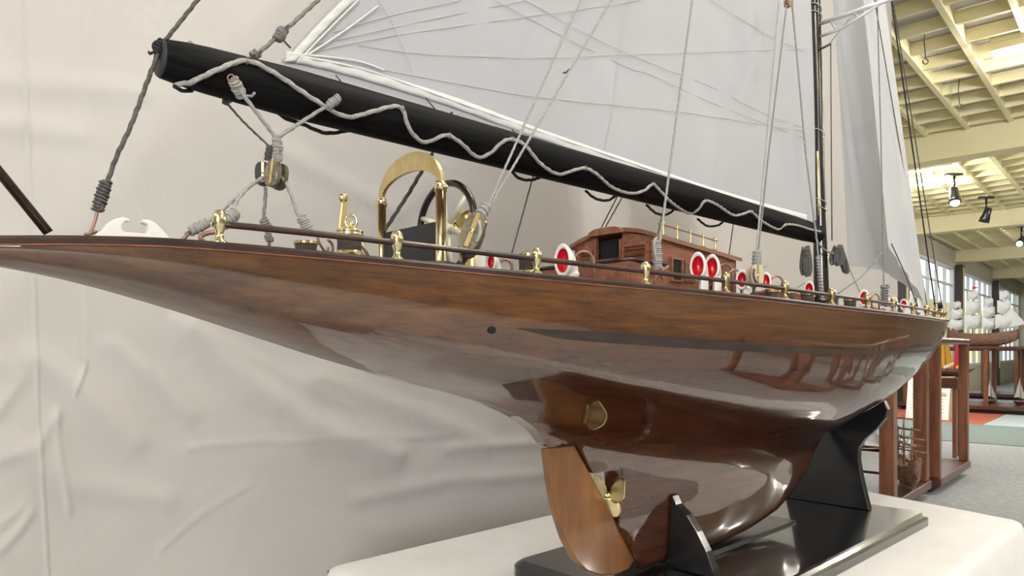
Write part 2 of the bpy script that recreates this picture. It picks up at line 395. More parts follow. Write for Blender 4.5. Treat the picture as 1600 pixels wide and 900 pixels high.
# neighbour wall outside
oy = empty('neighbouring_wall', R(18, VW-2.0, 0), RROT); tag(oy, 'pale yellow wall of the neighbouring building seen through the windows', 'building')
MB().box((0, 0, 1.3), (40, .2, 2.75)).build('wall_face', M['yellow'], oy)
for k in range(36):
    if k % 3 != 1: MB().box((-18+k*1.0, -.12, 1.45), (.12 if k % 2 else .5, .05, 2.3)).build('wall_panel', M['yellow' if k % 4 else 'cpanel'], oy)
tag(rbox(MB(), -10, 45, VW-12, VW-.3, -.25, -.2).build('trim_9', M['cpanel']), kind='structure')

# fluorescent battens
def batten(u, v, label, power=None, length=1.35):
    r = empty('fluorescent_lamp', R(u, v, EYE+HCR-.02), RROT)
    tag(r, label, 'ceiling light')
    MB().box((0, 0, .03), (.20, length, .06), None, .008).build('batten', M['ceil'], r)
    MB().box((-.085, 0, -.02), (.016, length, .06)).build('side_reflector', M['ceil'], r)
    MB().box((.085, 0, -.02), (.016, length, .06)).build('side_reflector', M['ceil'], r)
    for x in (-.035, .035):
        MB().tube([(x, -length/2+.05, -.025), (x, length/2-.05, -.025)], .016, 10).build('tube', M['tube'], r)
        for y in (-length/2+.03, length/2-.03): MB().box((x, y, -.02), (.03, .04, .05)).build('tube_holder', M['metal'], r)
    l = bpy.data.lights.new('lamp_light', 'AREA'); l.shape = 'RECTANGLE'; l.size = .14; l.size_y = length-.1; l.energy = power or LAMP_W; l.color = (1, .985, .95)
    lo = bpy.data.objects.new('lamp_light', l); col.objects.link(lo); lo.parent = r; lo.location = (0, 0, -.075)
    for y in (-length*.3, length*.3):
        pl_ = bpy.data.lights.new('tube_glow', 'POINT'); pl_.shadow_soft_size = .07; pl_.energy = GLOW_W; pl_.color = (1, .985, .95)
        po = bpy.data.objects.new('tube_glow', pl_); col.objects.link(po); po.parent = r; po.location = (0, y, -.13)
    return r
batten(6.35, -.22, 'lit fluorescent batten in the ceiling grid at the top right corner')
batten(9.9, -2.45, 'nearer of two lit fluorescent battens right behind the headsail edge')
batten(10.75, -2.45, 'farther of two lit fluorescent battens right behind the headsail edge')
off = [(1.4, -.2), (-2.9, 1.2), (1.4, 2.6), (-2.9, 3.6), (6.35, 2.8), (11.2, .6), (11.2, 3.4), (16.5, -.6), (16.5, 2.6), (21.5, .2), (-2.9, -1.6), (1.4, 5.2), (6.35, 5.4)]
for u, v in off: batten(u, v, 'lit fluorescent batten outside the picture, one of the hall rows').__setitem__('group', 'fluorescent battens outside the picture')

# spot lamps on the ceiling
def P(px, py, Y): return Vector(((px-800)/F*Y, Y, EYE+(HY-py)/F*Y))
def spot(px, py, dirv, label, bulb=True):
    Y = F*(HCR-.28)/(HY-py)
    c = P(px, py, Y)
    r = empty('spot_lamp', (c.x, c.y, EYE+HCR)); tag(r, label, 'spotlight')
    g = c-r.location; d = Vector(dirv).normalized()
    MB().box((0, 0, -.02), (.22, .06, .03), None, .004).build('track_plate', M['glossblack'], r)
    MB().tube([(0, 0, -.03), (0, 0, g.z+.06)], .014, 8).build('stem', M['glossblack'], r)
    MB().lathe([(.0, -.11), (.035, -.11), (.05, -.09), (.055, 0), (.068, .05), (.072, .11), (.062, .11), (.05, .06), (0, .06)], g, d, 16).build('lamp_can', M['glossblack'], r)
    if bulb: MB().ball(g+d*.115, .055, 12, 8).build('bulb', M['bulb'], r)
spot(1491, 304, (-.1, -.3, -1), 'black ceiling spotlight with white bulb, nearest to the headsail')
spot(1541, 336, (-.15, .35, -1), 'black ceiling spotlight between the two with bulbs, turned away', False)
spot(1596, 376, (-.7, -.5, -.6), 'black ceiling spotlight with white bulb at the right picture edge')
def hook(px0, py0, py1, label):
    Y = F*(HCR+.1)/(HY-py0); a = P(px0, py0, Y); L = (py1-py0)/F*Y
    mb = MB(); pts = [a, a-Vector((0.01, 0, L*.4)), a-Vector((0, 0, L*.8))]
    for k in range(9): t = -pi/2+pi*1.6*k/8; pts.append(a-Vector((0, 0, L*.8+.02))+Vector((.02*cos(t), 0, -.02*sin(t)-.02)))
    mb.tube(pts, .004, 5); mb.tube([a+Vector((0, 0, .0)), a+Vector((0, 0, .04))], .004, 5)
    tag(mb.build('hanging_hook', M['ropedk']), label, 'wire hook')
hook(1446, 38, 100, 'thin wire hook hanging from the ceiling grid beside the sail head')
hook(1499, 122, 168, 'thin wire hook hanging lower right in the ceiling grid')

# ================================================================ BACKGROUND FURNITURE AND MODELS
def display_table(name, c, rz, lx, ly, ztop, label, post=.075, legs=((1, 1), (1, -1), (-1, 1), (-1, -1)), ztop_th=.045, group=None):
    r = empty(name, (c[0], c[1], 0), rz); tag(r, label, 'table', group)
    MB().box((0, 0, .03), (lx-.16, ly-.16, .06)).build('plinth', M['plinth'], r)
    MB().box((0, 0, .09), (lx, ly, .06), None, .006).build('lower_platform', M['tabledark'], r)
    for sx, sy in legs: MB().box((sx*(lx/2-post*.65), sy*(ly/2-post*.65), .12+(ztop-.12-ztop_th)/2), (post, post, ztop-.12-ztop_th), None, .005).build('leg', M['tablewood'], r)
    MB().box((0, 0, ztop-ztop_th/2), (lx, ly, ztop_th), None, .01).build('tabletop', M['tabledark'], r)
    return r
pa = P(1452, 760, 5.0)       # near right corner of the first platform
d1 = R(1, 0, 0); e1 = R(0, 1, 0)
tr1 = RROT
def corner_table(px, py, lu, lv, ztop, label, **k):
    # px,py = pixel of the right-hand (max U, max V) corner of the platform top edge
    Y = F*(EYE-.09)/(py-HY); c = P(px, py, Y); c.z = 0
    cc = c - R(lu/2, 0, 0) - R(0, lv/2, 0)
    return display_table('display_table', cc, RROT, lu, lv, ztop, label, **k), cc
T1, c1 = corner_table(1456, 757, .95, 1.1, 1.13, 'red-brown timber display table just behind the bow, nearest to the yacht', post=.085)
T2, c2 = corner_table(1517, 725, 1.12, 1.0, 1.13, 'red-brown timber display table behind the nearest one, white sheet beyond it', post=.066)
T3, c3 = corner_table(1660, 636, 1.2, 2.2, 1.08, 'long brown slat-legged display table carrying the square-rigged ship', post=.06,
    legs=((1, 1), (1, .6), (1, .22), (1, -.16), (1, -.55), (1, -.97), (-1, .9), (-1, .35), (-1, -.2), (-1, -.9)))
bpy.data.objects[T3.name].location.z = .0085
T4, c4 = corner_table(1640, 616, 1.2, 1.7, 1.05, 'farthest brown display table, half hidden behind the slat-legged one', post=.06,
    legs=((1, 1), (1, .3), (1, -.4), (1, -1), (-1, 1), (-1, .2), (-1, -.5), (-1, -1)))

def square_rigger(name, base, rz, L, hh, masts, label, hullm, sailm, sparm, H, sails=True):
    r = empty(name, base, rz); tag(r, label, 'model ship')
    def hf(u, v):
        x = (u-.5)*L; t = 2*u-1; bb = .11*L*(max(0, 1-abs(t)**2.6))**.7
        top = hh*(1+.35*t*t + (.25 if t < -.7 else 0)); a = (v-.5)*pi
        return Vector((x + .04*L*t*(1 if t > 0 else 0), bb*sin(a)*(1 if abs(sin(a)) < 1 else 1), top - (top)*(cos(a)**.7 if cos(a) > 0 else 0)*(1-.45*abs(t)**3)))
    MB().grid(hf, 24, 12).build('hull', hullm, r)
    MB().grid(lambda u, v: Vector((hf(u, 0).x, hf(u, 0).y*(1-2*v), hf(u, 0).z-.008)), 24, 2).build('deck', M['tackbrown'], r)
    MB().tube([hf(u/20, 0)+Vector((0, 0, .005)) for u in range(21)], .006, 5).build('rail', sparm, r)
    MB().tube([(L*.46, 0, hh*1.2), (L*.66, 0, hh*1.7)], .008, 6).build('bowsprit', sparm, r)
    MB().box((0, 0, .0), (L*.35, .04, .02)).build('cradle', M['tabledark'], r)
    for (x, mh, wd) in masts:
        m = MB().tube([(x, 0, hh*.5), (x, 0, mh)], lambda t: .010*(1-.6*t), 6).build('mast', sparm, r)
        MB().box((x, 0, hh+(mh-hh)*.55), (.05, .04, .012)).build('fighting_top', sparm, m)
        for k, (a, b, s_) in enumerate(((.12, .42, 1), (.45, .72, .8), (.75, .94, .55))):
            za = hh+(mh-hh)*a; zb = hh+(mh-hh)*b
            MB().tube([(x-.85*wd*s_, -.53*wd*s_, zb), (x+.85*wd*s_, .53*wd*s_, zb)], .005, 5).build('yard', sparm, m)
            if sails:
                MB().grid(lambda u, v: Vector((x+.012+.05*sin(pi*v)*sin(pi*u)+.85*(u-.5)*2*wd*s_*.93, -.06*sin(pi*v)*sin(pi*u)+.53*(u-.5)*2*wd*s_*.93, zb-(zb-za)*v+.01*sin(u*9+k))), 8, 8).build('sail', sailm, m)
        for s_ in (-1, 1):
            MB().tube([(x-.05, s_*.09*L*.9, hh), (x, 0, hh+(mh-hh)*.56)], .0025, 4).build('shroud', sparm, m)
    for (x, mh, wd), (x2, mh2, w2) in zip(masts, masts[1:]+[(L*.64, hh*1.7, 0)]):
        MB().tube([(x, 0, mh*.95), (x2, 0, hh+(mh2-hh)*.3 if x2 < L*.5 else hh*1.7)], .002, 4).build('stay', sparm, r)
        if x2 > L*.5:
            MB().grid(lambda u, v: (Vector((x, 0, mh*.8)).lerp(Vector((x2, 0, hh*1.8)), u)).lerp(Vector((x+.03, .02, hh*1.5)), v)+Vector((0, .02*sin(pi*u)*sin(pi*v), 0)), 6, 6).build('headsail', sailm, r)
    return r
# square rigger on the slat-legged table: spans x 1480-1592 in view
ga = R(14.1, -2.63, 0); gb = R(14.1, -1.65, 0)
gm = (ga+gb)/2; gm.z = 1.085; gl = (Vector((gb.x, gb.y, 0))-Vector((ga.x, ga.y, 0))).length
square_rigger('square_rigged_ship', gm, atan2(gb.y-ga.y, gb.x-ga.x), gl, .20, [(-.36*gl, .80, .12), (-.12*gl, .98, .15), (.11*gl, .84, .12), (.32*gl, .96, .14)],
              'large square-rigged model ship with pale sails on the slat-legged table', M['galleon'], M['greysail'], M['tackbrown'], .8)
bpy.data.objects['square_rigged_ship'].location.z = 1.095
MB().prism([(0, 0), (.09, -.03), (0, -.06)], lambda u, v, t: Vector((-.12*gl+u, t, 1.02+v)), -.002, .002).build('pennant', M['redsail'], bpy.data.objects['square_rigged_ship'])
# ship with dark rigging on the nearest table's lower platform
sp_ = P(1416, 712, 4.75); sp_.z = .135
square_rigger('bare_rigged_ship', sp_, RROT+.5, .5, .13, [(-.12, .40, .12), (.05, .46, .14), (.18, .38, .1)], 'brown model ship with bare spars on the nearest table\'s lower platform', M['galleon'], M['greysail'], M['tackbrown'], .5, False)
def sloop(base, rz, h, L, label, sailm=None, hullm=None, m2=None):
    r = empty('small_sailing_boat', base, rz); tag(r, label, 'model boat')
    sailm = sailm or M['greysail']; hullm = hullm or M['tabledark']
    def hf(u, v):
        t = 2*u-1; bb = .13*L*max(0, 1-t*t)**.8; a = (v-.5)*pi
        return Vector((L*.5*t, bb*sin(a), .05+.02*t*t-.05*max(0, cos(a))*(1-t*t)**.5))
    MB().grid(hf, 14, 8).build('hull', hullm, r)
    MB().grid(lambda u, v: Vector((hf(u, 0).x, hf(u, 0).y*(1-2*v), hf(u, 0).z)), 14, 2).build('deck', M['tackbrown'], r)
    MB().tube([(0, 0, .02), (0, 0, h)], .006, 6).build('mast', M['tackbrown'], r)
    def tri(a, b, c, bel):
        a, b, c = map(Vector, (a, b, c)); return lambda u, v: a.lerp(b, v).lerp(a.lerp(c, v), u)+Vector((0, bel*sin(pi*u)*v, 0))
    MB().grid(tri((0-.008, 0, h*.97), (-.008, 0, .12), (-L*.48, 0, .12), .03), 6, 8).build('mainsail', sailm, r)
    MB().grid(tri((.008, 0, h*.8), (.03, 0, .12), (L*.46, 0, .08), .03), 6, 8).build('jib', m2 or sailm, r)
    MB().box((0, 0, .003), (L*.3, .06, .012)).build('cradle', M['tabledark'], r)
q = P(1478, 592, 6.6); q.z = .86
# raised shelf with the red and yellow sailed boat (between the two near tables and the long one)
rs = empty('display_shelf', (q.x, q.y, 0), RROT); tag(rs, 'low brown shelf unit carrying the boat with red and yellow sails', 'shelf')
shz = EYE+(HY-590)/F*6.9
c = P(1476, 590, 6.9); rs.location = (c.x, c.y, 0)
MB().box((0, 0, shz-.05), (.22, .26, .1), None, .006).build('shelf_top', M['tabledark'], rs)
for sx in (-1, 1):
    for sy in (-1, 1): MB().box((sx*.08, sy*.10, (shz-.1)/2), (.035, .035, shz-.1)).build('leg', M['tablewood'], rs)
def red_boat():
    r = empty('red_sailed_boat', (c.x, c.y, shz), RROT-1.4); tag(r, 'model boat with red and yellow sails behind the bow', 'model boat'); r.scale = (.85, .85, .85)
    MB().grid(lambda u, v: Vector((.3*(2*u-1), .07*max(0, 1-(2*u-1)**2)**.7*sin((v-.5)*pi), .08-.07*max(0, cos((v-.5)*pi))*(1-(2*u-1)**2)**.5+.03*(2*u-1)**2)), 12, 8).build('hull', M['tabledark'], r)
    MB().grid(lambda u, v: Vector((.3*(2*u-1), .07*max(0, 1-(2*u-1)**2)**.7*(1-2*v), .08+.03*(2*u-1)**2)), 12, 2).build('deck', M['tackbrown'], r)
    for x, a in ((-.15, 'redsail'), (.02, 'yellowsail'), (.17, 'redsail')):
        MB().tube([(x, 0, .05), (x-.02, 0, .42)], .006, 6).build('mast', M['tackbrown'], r)
        MB().grid(lambda u, v: Vector((x-.09+.16*u*(1-.5*v)+.03*v, .03*sin(pi*u), .11+.28*v)), 6, 6).build('sail', M[a], r)
    for k in range(3): MB().grid(lambda u, v: Vector((x-.30+k*.12+.10*u, -.04+.01*sin(pi*u), .10+.05*u+.035*v)), 4, 2).build('flag', M['yellowsail' if k != 1 else 'paper'], r)
red_boat()
# white information sheet on an angled stand
info = empty('information_stand', R(11.67, -2.16, .0085), RROT); tag(info, 'angled beige information stand with a white printed sheet behind the near table posts', 'sign')
hI = .60; WI = .55
MB().prism([(0, 0), (.62, 0), (.62, .34), (.36, hI+.1), (.16, hI), (0, .02)], lambda u, v, t: Vector((u, t, v)), 0, WI).build('stand_body', M['beige'], info)
MB().prism([(0, .03), (WI, .03), (WI, 1), (0, 1)], lambda u, v, t: Vector((.16*v-.012+t, u, hI*v)), 0, .008).build('sheet', M['paper'], info)
for k in range(9):
    q0, q1 = .06, WI*(.9 if k % 3 else .6)
    MB().box((.16*(.2+.08*k)-.014, (q0+q1)/2, hI*(.2+.08*k)), (.004, q1-q0, .007)).build('print_line', M['ink'], info)
MB().box((.16*.62-.016, .12, hI*.60), (.006, .16, .07)).build('picture_card', M['beige'], info)
# unseen tables added off to the right to give the varnish something to reflect
for k, (x, y, lab) in enumerate(((3.3, 1.75, 'added unseen brown display table, nearest outside the picture on the right'), (4.6, 3.2, 'added unseen brown display table, middle one outside the picture on the right'), (5.9, 4.7, 'added unseen brown display table, farthest one outside the picture on the right'))):
    display_table('display_table', (x, y), RROT, 1.0, .8, 1.0, lab)
# white-sailed boats on the far platforms
for px, py, Y, h, lab in ((1548, 630, 11.85, .42, 'small boat with white sails on the far platform, left of the pair'), (1594, 628, 11.6, .46, 'small boat with white sails on the far platform, right of the pair')):
    p = P(px, py, Y); p.z = .13; sloop(p, RROT-.3, h, .42, lab)
p = P(1350, 690, 7.4); 
sloop((p.x, p.y, EYE+(HY-705)/F*7.4-.02), RROT-1.2, .5, .42, 'white-sailed boat seen in the gap under the bow beside the stand')
sh2 = empty('low_plinth', (p.x, p.y, 0), RROT); tag(sh2, 'low brown plinth under the white-sailed boat behind the cradle', 'plinth')
MB().box((0, 0, (EYE+(HY-705)/F*7.4-.03)/2), (.42, .55, EYE+(HY-705)/F*7.4-.03), None, .01).build('plinth_block', M['tabledark'], sh2)
# tall pale sloop standing on the second table
tw = empty('tall_white_sloop', R(6.45, -1.42, 1.131), RROT-.9); tag(tw, 'tall pale sloop model on the second display table, above the bow', 'model boat')
tw.scale = (.62, .62, .62)
MB().grid(lambda u, v: Vector((.26*(2*u-1), .05*max(0, 1-(2*u-1)**2)**.7*sin((v-.5)*pi), .07-.07*max(0, cos((v-.5)*pi))*(1-(2*u-1)**2)**.5)), 12, 8).build('hull', M['white'], tw)
MB().grid(lambda u, v: Vector((.26*(2*u-1), .05*max(0, 1-(2*u-1)**2)**.7*(1-2*v), .07)), 12, 2).build('deck', M['tackbrown'], tw)
MB().tube([(0, 0, .05), (0, 0, .86)], .006, 6).build('mast', M['ropedk'], tw)
MB().grid(lambda u, v: Vector((-.01-.18*u*v, .02*sin(pi*u), .84-.72*v)), 6, 10).build('mainsail', M['greysail'], tw)
MB().grid(lambda u, v: Vector((.01+.02*v+.18*u*v, .02*sin(pi*u), .74-.64*v)), 6, 10).build('jib', M['greysail'], tw)

# ================================================================ THE TABLE, CLOTH AND BACKDROP
HV = Vector((.7258, .688)).normalized(); PV = Vector((-HV.y, HV.x)); OX = Vector((-.3635, .5))
SROT = atan2(HV.y, HV.x)
def S(px, py, lat):
    k = (px-800)/F; a = OX+PV*lat; s = (k*a.y-a.x)/(HV.x-k*HV.y); Y = a.y+s*HV.y
    return Vector((s, lat, (HY-py)/F*Y))
def PXY(p):
    q = OX+HV*p[0]+PV*p[1]; return 800+F*q.x/q.y, HY-F*p[2]/q.y
def ship_root(name): return empty(name, (OX.x, OX.y, EYE), SROT)
TZ = -.345
tb = ship_root('table'); tag(tb, 'folding table hidden under the off-white tablecloth', 'table')
A_, B_, C_, D_ = (.475, .398), (1.82, .398), (1.635, -.29), (.475, -.29)
MB().prism([A_, B_, C_, D_], lambda u, v, t: Vector((u, v, t)), TZ-.032, TZ-.006).build('tabletop', M['tablewood'], tb)
for (x, y) in ((.56, .32), (1.70, .32), (1.56, -.21), (.56, -.21)): MB().box((x, y, (TZ-.032-EYE)/2), (.04, .04, EYE+TZ-.032)).build('leg', M['metal'], tb)
tc_ = ship_root('tablecloth')
def cloth_fn():
    cs = [Vector(x) for x in (A_, B_, C_, D_)]; ctr = sum(cs, Vector((0, 0)))/4
    # rounded outline
    out = []
    for i in range(4):
        p = cs[i]; a = (cs[i-1]-p).normalized(); b = (cs[(i+1) % 4]-p).normalized(); rad = .022
        n = 30
        q0 = p+a*rad; q1 = p+b*rad
        for k in range(5):
            t = k/4; out.append(q0.lerp(p, t).lerp(p.lerp(q1, t), t))
        nxt = cs[(i+1) % 4]; e = nxt - b*rad
        for k in range(1, n): out.append(q1.lerp(nxt-(nxt-p).normalized()*rad, k/n))
    return out, ctr
ol, ctr = cloth_fn(); n = len(ol); mb = MB(); rings = []
def ring(off, z, fold=0):
    r_ = []
    acc = 0
    for i, p in enumerate(ol):
        acc += (ol[i]-ol[i-1]).length
        t = (ol[(i+1) % n]-ol[i-1]).normalized(); nn = Vector((-t.y, t.x))
        if nn.dot(p-ctr) < 0: nn = -nn
        corner = min((p-Vector(c)).length for c in (A_, B_, C_, D_))
        q = p+nn*(off+fold*(.5+.5*sin(acc*31+2*sin(acc*7)))+fold*1.6*math.exp(-(corner/.09)**2))
        r_.append(Vector((q.x, q.y, z)))
    return r_
spec = [(-.30, TZ, 0), (-.012, TZ, 0), (-.003, TZ-.001, 0), (.004, TZ-.005, 0), (.008, TZ-.014, 0), (.010, TZ-.05, .004), (.012, TZ-.12, .014), (.016, TZ-.25, .026), (.02, TZ-.42, .034), (.022, TZ-.6, .04)]
vs = []; fs = []
top = [Vector((ctr.x+(p.x-ctr.x)*.0, ctr.y+(p.y-ctr.y)*.0, TZ)) for p in ol]
for (o_, z_, f_) in spec[1:]: rings.append(ring(o_, z_, f_))
inner = [Vector((ctr.x+(p.x-ctr.x)*.6, ctr.y+(p.y-ctr.y)*.6, TZ)) for p in rings[0]]
rings = [inner]+rings
for r_ in rings: vs += r_
fs.append(tuple(range(n)))
for k in range(len(rings)-1):
    for i in range(n): j = (i+1) % n; fs.append((k*n+i, k*n+j, (k+1)*n+j, (k+1)*n+i))
mb.add(vs, fs, True); o = mb.build('cloth_sheet', M['tablecloth'], tc_)
o.parent = None; o.location = tc_.location; o.rotation_euler = tc_.rotation_euler; bpy.data.objects.remove(tc_); o.name = 'tablecloth'
tag(o, 'off-white tablecloth draped over the table under the yacht', 'tablecloth')

# backdrop: cotton sheet hung behind the yacht, slightly wrinkled
cu = ship_root('backdrop_curtain')
def ridge(x, z, pts, wd, amp):
    best = 9; 
    for (a, b), (c_, d) in zip(pts, pts[1:]):
        vx, vz = c_-a, d-b; L2 = vx*vx+vz*vz; t = max(0, min(1, ((x-a)*vx+(z-b)*vz)/L2))
        dd = sqrt((x-a-vx*t)**2+(z-b-vz*t)**2); best = min(best, dd)
    return amp*math.exp(-(best/wd)**2)
CL = .60
CS0, CS1 = -1.7, 3.66
def CP(px, py):
    p = S(px, py, CL); return (p.x, p.z)
RID = []
def rd(pl, wd, amp): RID.append(([CP(*p) for p in pl], wd, amp))
rd([(40, -20), (45, 180), (55, 420), (60, 640), (70, 800), (75, 900)], .0022, .003)
rd([(135, 0), (138, 300), (138, 560)], .004, .0012)
rd([(122, 540), (136, 570), (118, 612)], .003, .004)
for pl, wd, amp in (([(60, 560), (140, 620), (210, 690)], .022, .010), ([(180, 540), (250, 600), (300, 650)], .014, .006), ([(300, 520), (400, 600), (500, 670), (620, 710)], .024, .013),
                    ([(500, 590), (640, 640), (760, 690)], .022, .008), ([(280, 500), (420, 570), (560, 640)], .012, .004), ([(20, 700), (120, 760), (260, 780)], .02, .006),
                    ([(0, 860), (30, 830), (50, 800)], .006, .006), ([(0, 820), (40, 790)], .006, .004), ([(300, 700), (420, 690), (700, 680)], .004, .0025), ([(250, 860), (320, 800), (390, 760)], .004, .002),
                    ([(560, 780), (700, 750), (860, 740)], .016, .005), ([(700, 700), (860, 690)], .012, .006), ([(0, 120), (150, 135), (230, 140)], .02, .004), ([(0, 190), (120, 205)], .02, .004),
                    ([(440, 230), (560, 300), (620, 330)], .02, .005), ([(1150, 0), (1160, 400)], .05, .01), ([(1040, 0), (1050, 300)], .06, .008), ([(0, 560), (30, 600), (0, 640)], .01, .005),
                    ([(0, 720), (60, 700), (90, 650)], .008, .004), ([(90, 650), (95, 720), (110, 800)], .005, .003)):
    rd(pl, wd, amp)
def seq(brk):
    out = []
    for (a, b, st_) in brk:
        n = max(1, int(round((b-a)/st_)))
        out += [a+(b-a)*k/n for k in range(n)]
    return out+[brk[-1][1]]
CSS = seq([(CS0, -.02, .03), (-.02, .42, .0024), (.42, 1.7, .008), (1.7, CS1, .025)])
CZZ = seq([(-EYE+.03, -.36, .03), (-.36, .44, .007), (.44, 2.16, .05)])
def curt(s, z):
    f = (s-CS0)/(CS1-CS0)
    s = s-.55*max(0, min(1, (.25-z)/.55))*max(0, (f-.55)/.45)     # the hem side hangs back near the floor
    y = CL + .008*sin(s*5.1+.6*z)+.004*sin(s*11+z*2.3+1)+.009*sin(z*2.1+s*1.3)
    if -.40 < z < .46 and -.05 < s < 1.75:
        for pts, wd, amp in RID: y -= ridge(s, z, pts, wd, amp*(1.2 if wd < .006 else .85))
    elif z >= .46 or z <= -.40:
        for pts, wd, amp in RID[:2]: y -= ridge(s, min(max(z, -.3), .4), pts, wd, amp)
    return Vector((s, y, z))
mb = MB(); nS, nZ = len(CSS), len(CZZ)
mb.add([curt(s, z) for s in CSS for z in CZZ], [(i*nZ+j, (i+1)*nZ+j, (i+1)*nZ+j+1, i*nZ+j+1) for i in range(nS-1) for j in range(nZ-1)], True)
o = mb.build('backdrop_curtain', M['curtain'], None, recalc=False); o.location = cu.location; o.rotation_euler = cu.rotation_euler
bpy.data.objects.remove(cu); o.name = 'backdrop_curtain'; tag(o, 'beige cotton backdrop sheet hanging creased behind the yacht', 'curtain')
for i in range(2): pass
rl = ship_root('curtain_rail'); tag(rl, 'thin metal rail holding up the beige backdrop sheet', 'rail')
MB().tube([(CS0, CL, 2.18), (CS1, CL, 2.18)], .014, 10).build('rod', M['metal'], rl)
for s_ in (-1.5, -.3, .9, 2.1, 3.3): MB().tube([(s_, CL, 2.18), (s_, CL, HCR+.1)], .003, 5).build('hanger', M['metal'], rl)

# ================================================================ DISPLAY STAND
st = ship_root('display_stand'); tag(st, 'glossy black cradle stand with chamfered base under the yacht', 'stand')
BT = -.322
def base_board():
    x0, x1, hw, ch = .655, 1.478, .176, .016
    def outline(i):
        r = .03; o_ = []
        for (cx, cy, a0) in ((x1-r, hw-r, 0), (x0+r, hw-r, 90), (x0+r, -hw+r, 180), (x1-r, -hw+r, 270)):
            for k in range(6): t = radians(a0+18*k); o_.append((cx+(r-i)*cos(t), cy+(r-i)*sin(t)))
        return o_
    mb = MB(); lv = [(0, TZ+.0005), (0, BT-.009), (.004, BT-.005), (.010, BT-.0015), (.014, BT)]
    vs = []; fs = []; m = 24
    for i, z in lv: vs += [(x, y, z) for x, y in outline(i)]
    for k in range(len(lv)-1):
        for i in range(m): j = (i+1) % m; fs.append((k*m+i, k*m+j, (k+1)*m+j, (k+1)*m+i))
    fs += [tuple(range(m-1, -1, -1)), tuple(range((len(lv)-1)*m, len(lv)*m))]
    mb.add(vs, fs); return mb
base_board().build('base_board', M['baseblack'], st)

# ================================================================ THE YACHT
ya = ship_root('model_yacht'); tag(ya, 'large varnished mahogany racing yacht model with black spars and white sails', 'model ship')
SL = 2.226
def bsh(s):
    t = (s+.035)/(SL+.035)
    if t <= 0 or t >= 1: return 0.0006
    return max(.0006, .172*sin(pi*t**.95)**.80)
ZS = [(-.05, .0735), (0, .0765), (.04, .0792), (.1, .0815), (.2, .0798), (.3, .0771), (.4, .0745), (.5, .0725), (.6, .071), (.8, .0684), (1.0, .0658), (1.2, .0651), (1.4, .0655), (1.6, .0668), (1.8, .0696), (2.0, .0752), (2.226, .084)]
ZC = [(-.05, .063), (-.03, .0610), (0, .0580), (.039, .0515), (.082, .041), (.131, .027), (.186, .010), (.249, -.009), (.32, -.028), (.403, -.047), (.5, -.068), (.6, -.088), (.8, -.120), (1.0, -.145), (1.2, -.158), (1.4, -.153), (1.6, -.126), (1.77, -.092), (1.9, -.056), (2.0, -.024), (2.1, .014), (2.18, .052), (2.226, .080)]
ZK = [(.36, -.038), (.403, -.048), (.46, -.064), (.501, -.080), (.533, -.098), (.550, -.117), (.556, -.1225), (.608, -.124), (.640, -.1655), (.6939, -.1640), (.6941, -.243), (.735, -.300), (.75, -.3175), (.95, -.3175), (1.04, -.312), (1.147, -.296), (1.22, -.272), (1.278, -.242), (1.325, -.205), (1.38, -.172), (1.44, -.151)]
def zsh(s): return cinterp(s, ZS)
def zca(s): return cinterp(s, ZC)
def zke(s):
    if s < .36 or s > 1.44: return zca(s)
    return min(zca(s), interp(s, ZK))
ZV = [(.30, -.030), (.40, -.052), (.46, -.075), (.52, -.125), (.58, -.200), (.64, -.268), (.70, -.306), (.76, -.3175)]
def bspline(ctrl, n):
    # clamped uniform cubic B-spline via de Boor on an open knot vector
    p = 3; m = len(ctrl); U = [0]*p+list(range(m-p+1))+[m-p]*p; out = []
    for q in range(n+1):
        x = (m-p)*q/n; x = min(x, m-p-1e-9); k = p+int(x)
        d = [list(ctrl[j+k-p]) for j in range(p+1)]
        for r_ in range(1, p+1):
            for j in range(p, r_-1, -1):
                i = j+k-p; den = U[i+p-r_+1]-U[i]; al = (x-U[i])/den if den else 0
                d[j] = [(1-al)*d[j-1][c_]+al*d[j][c_] for c_ in (0, 1)]
        out.append(tuple(d[p]))
    return out
NSEC = 80
def section(s):
    b = bsh(s); zs = zsh(s); zc = min(zca(s), zs-.002); zcut = min(zke(s), zc); zk = zcut; D = zs-zc
    if .30 < s < .76: zk = min(zc, cinterp(s, ZV), zcut)
    H = zc-zk
    wf = max(0, min(1, H/.06)); wf = wf*wf*(3-2*wf)
    tf = .0062+.026*max(0, sin(pi*max(0, min(1, (s-.60)/(1.46-.60)))))**1.5
    t = tf*min(1, H/.02) if H > 0 else 0
    full = max(0, min(1, (s-.15)/.7))*max(0, min(1, (1.75-s)/.7))
    vee = max(0, min(1, (s-1.15)/.9))
    kx = .62+.15*full-.17*vee; kz = .30-.05*full+.13*vee
    c = [(b, zs), (b*(1.012-.08*vee), zs-.33*D), (b*(.95+.02*full-.26*vee), zs-.66*D), (b*kx, zc+kz*.62*D), (b*.30*(1-wf)+(tf+.024)*wf, zc+.05*D*(1-wf)-.008*wf*min(1, H/.05)),
         (t+.003*wf, zc-.30*H), (t, zc-.65*H), (t*.85, zk+.004*min(1, H/.02)), (t*.4, zk), (0, zk)]
    out = bspline(c, NSEC)
    if zk < zcut-1e-5:
        i = next(k for k, p in enumerate(out) if p[1] < zcut)
        (y0, z0), (y1, z1) = out[i-1], out[i]; f = (z0-zcut)/(z0-z1); yc = y0+(y1-y0)*f; m = NSEC-i
        for k in range(i, NSEC+1): out[k] = (yc*(1-(k-i)/max(1, m)), zcut)
        if m == 0: out[NSEC] = (0, zcut)
    return out
stations = []
s = -.05
while s < SL: stations.append(s); s += .0035 if s < .02 or s > 2.19 else .011
stations += [SL]
stations += [.5545, .608, .6395, .6938, .6942, .7352, .7505]
stations = sorted(set(round(x, 5) for x in stations))
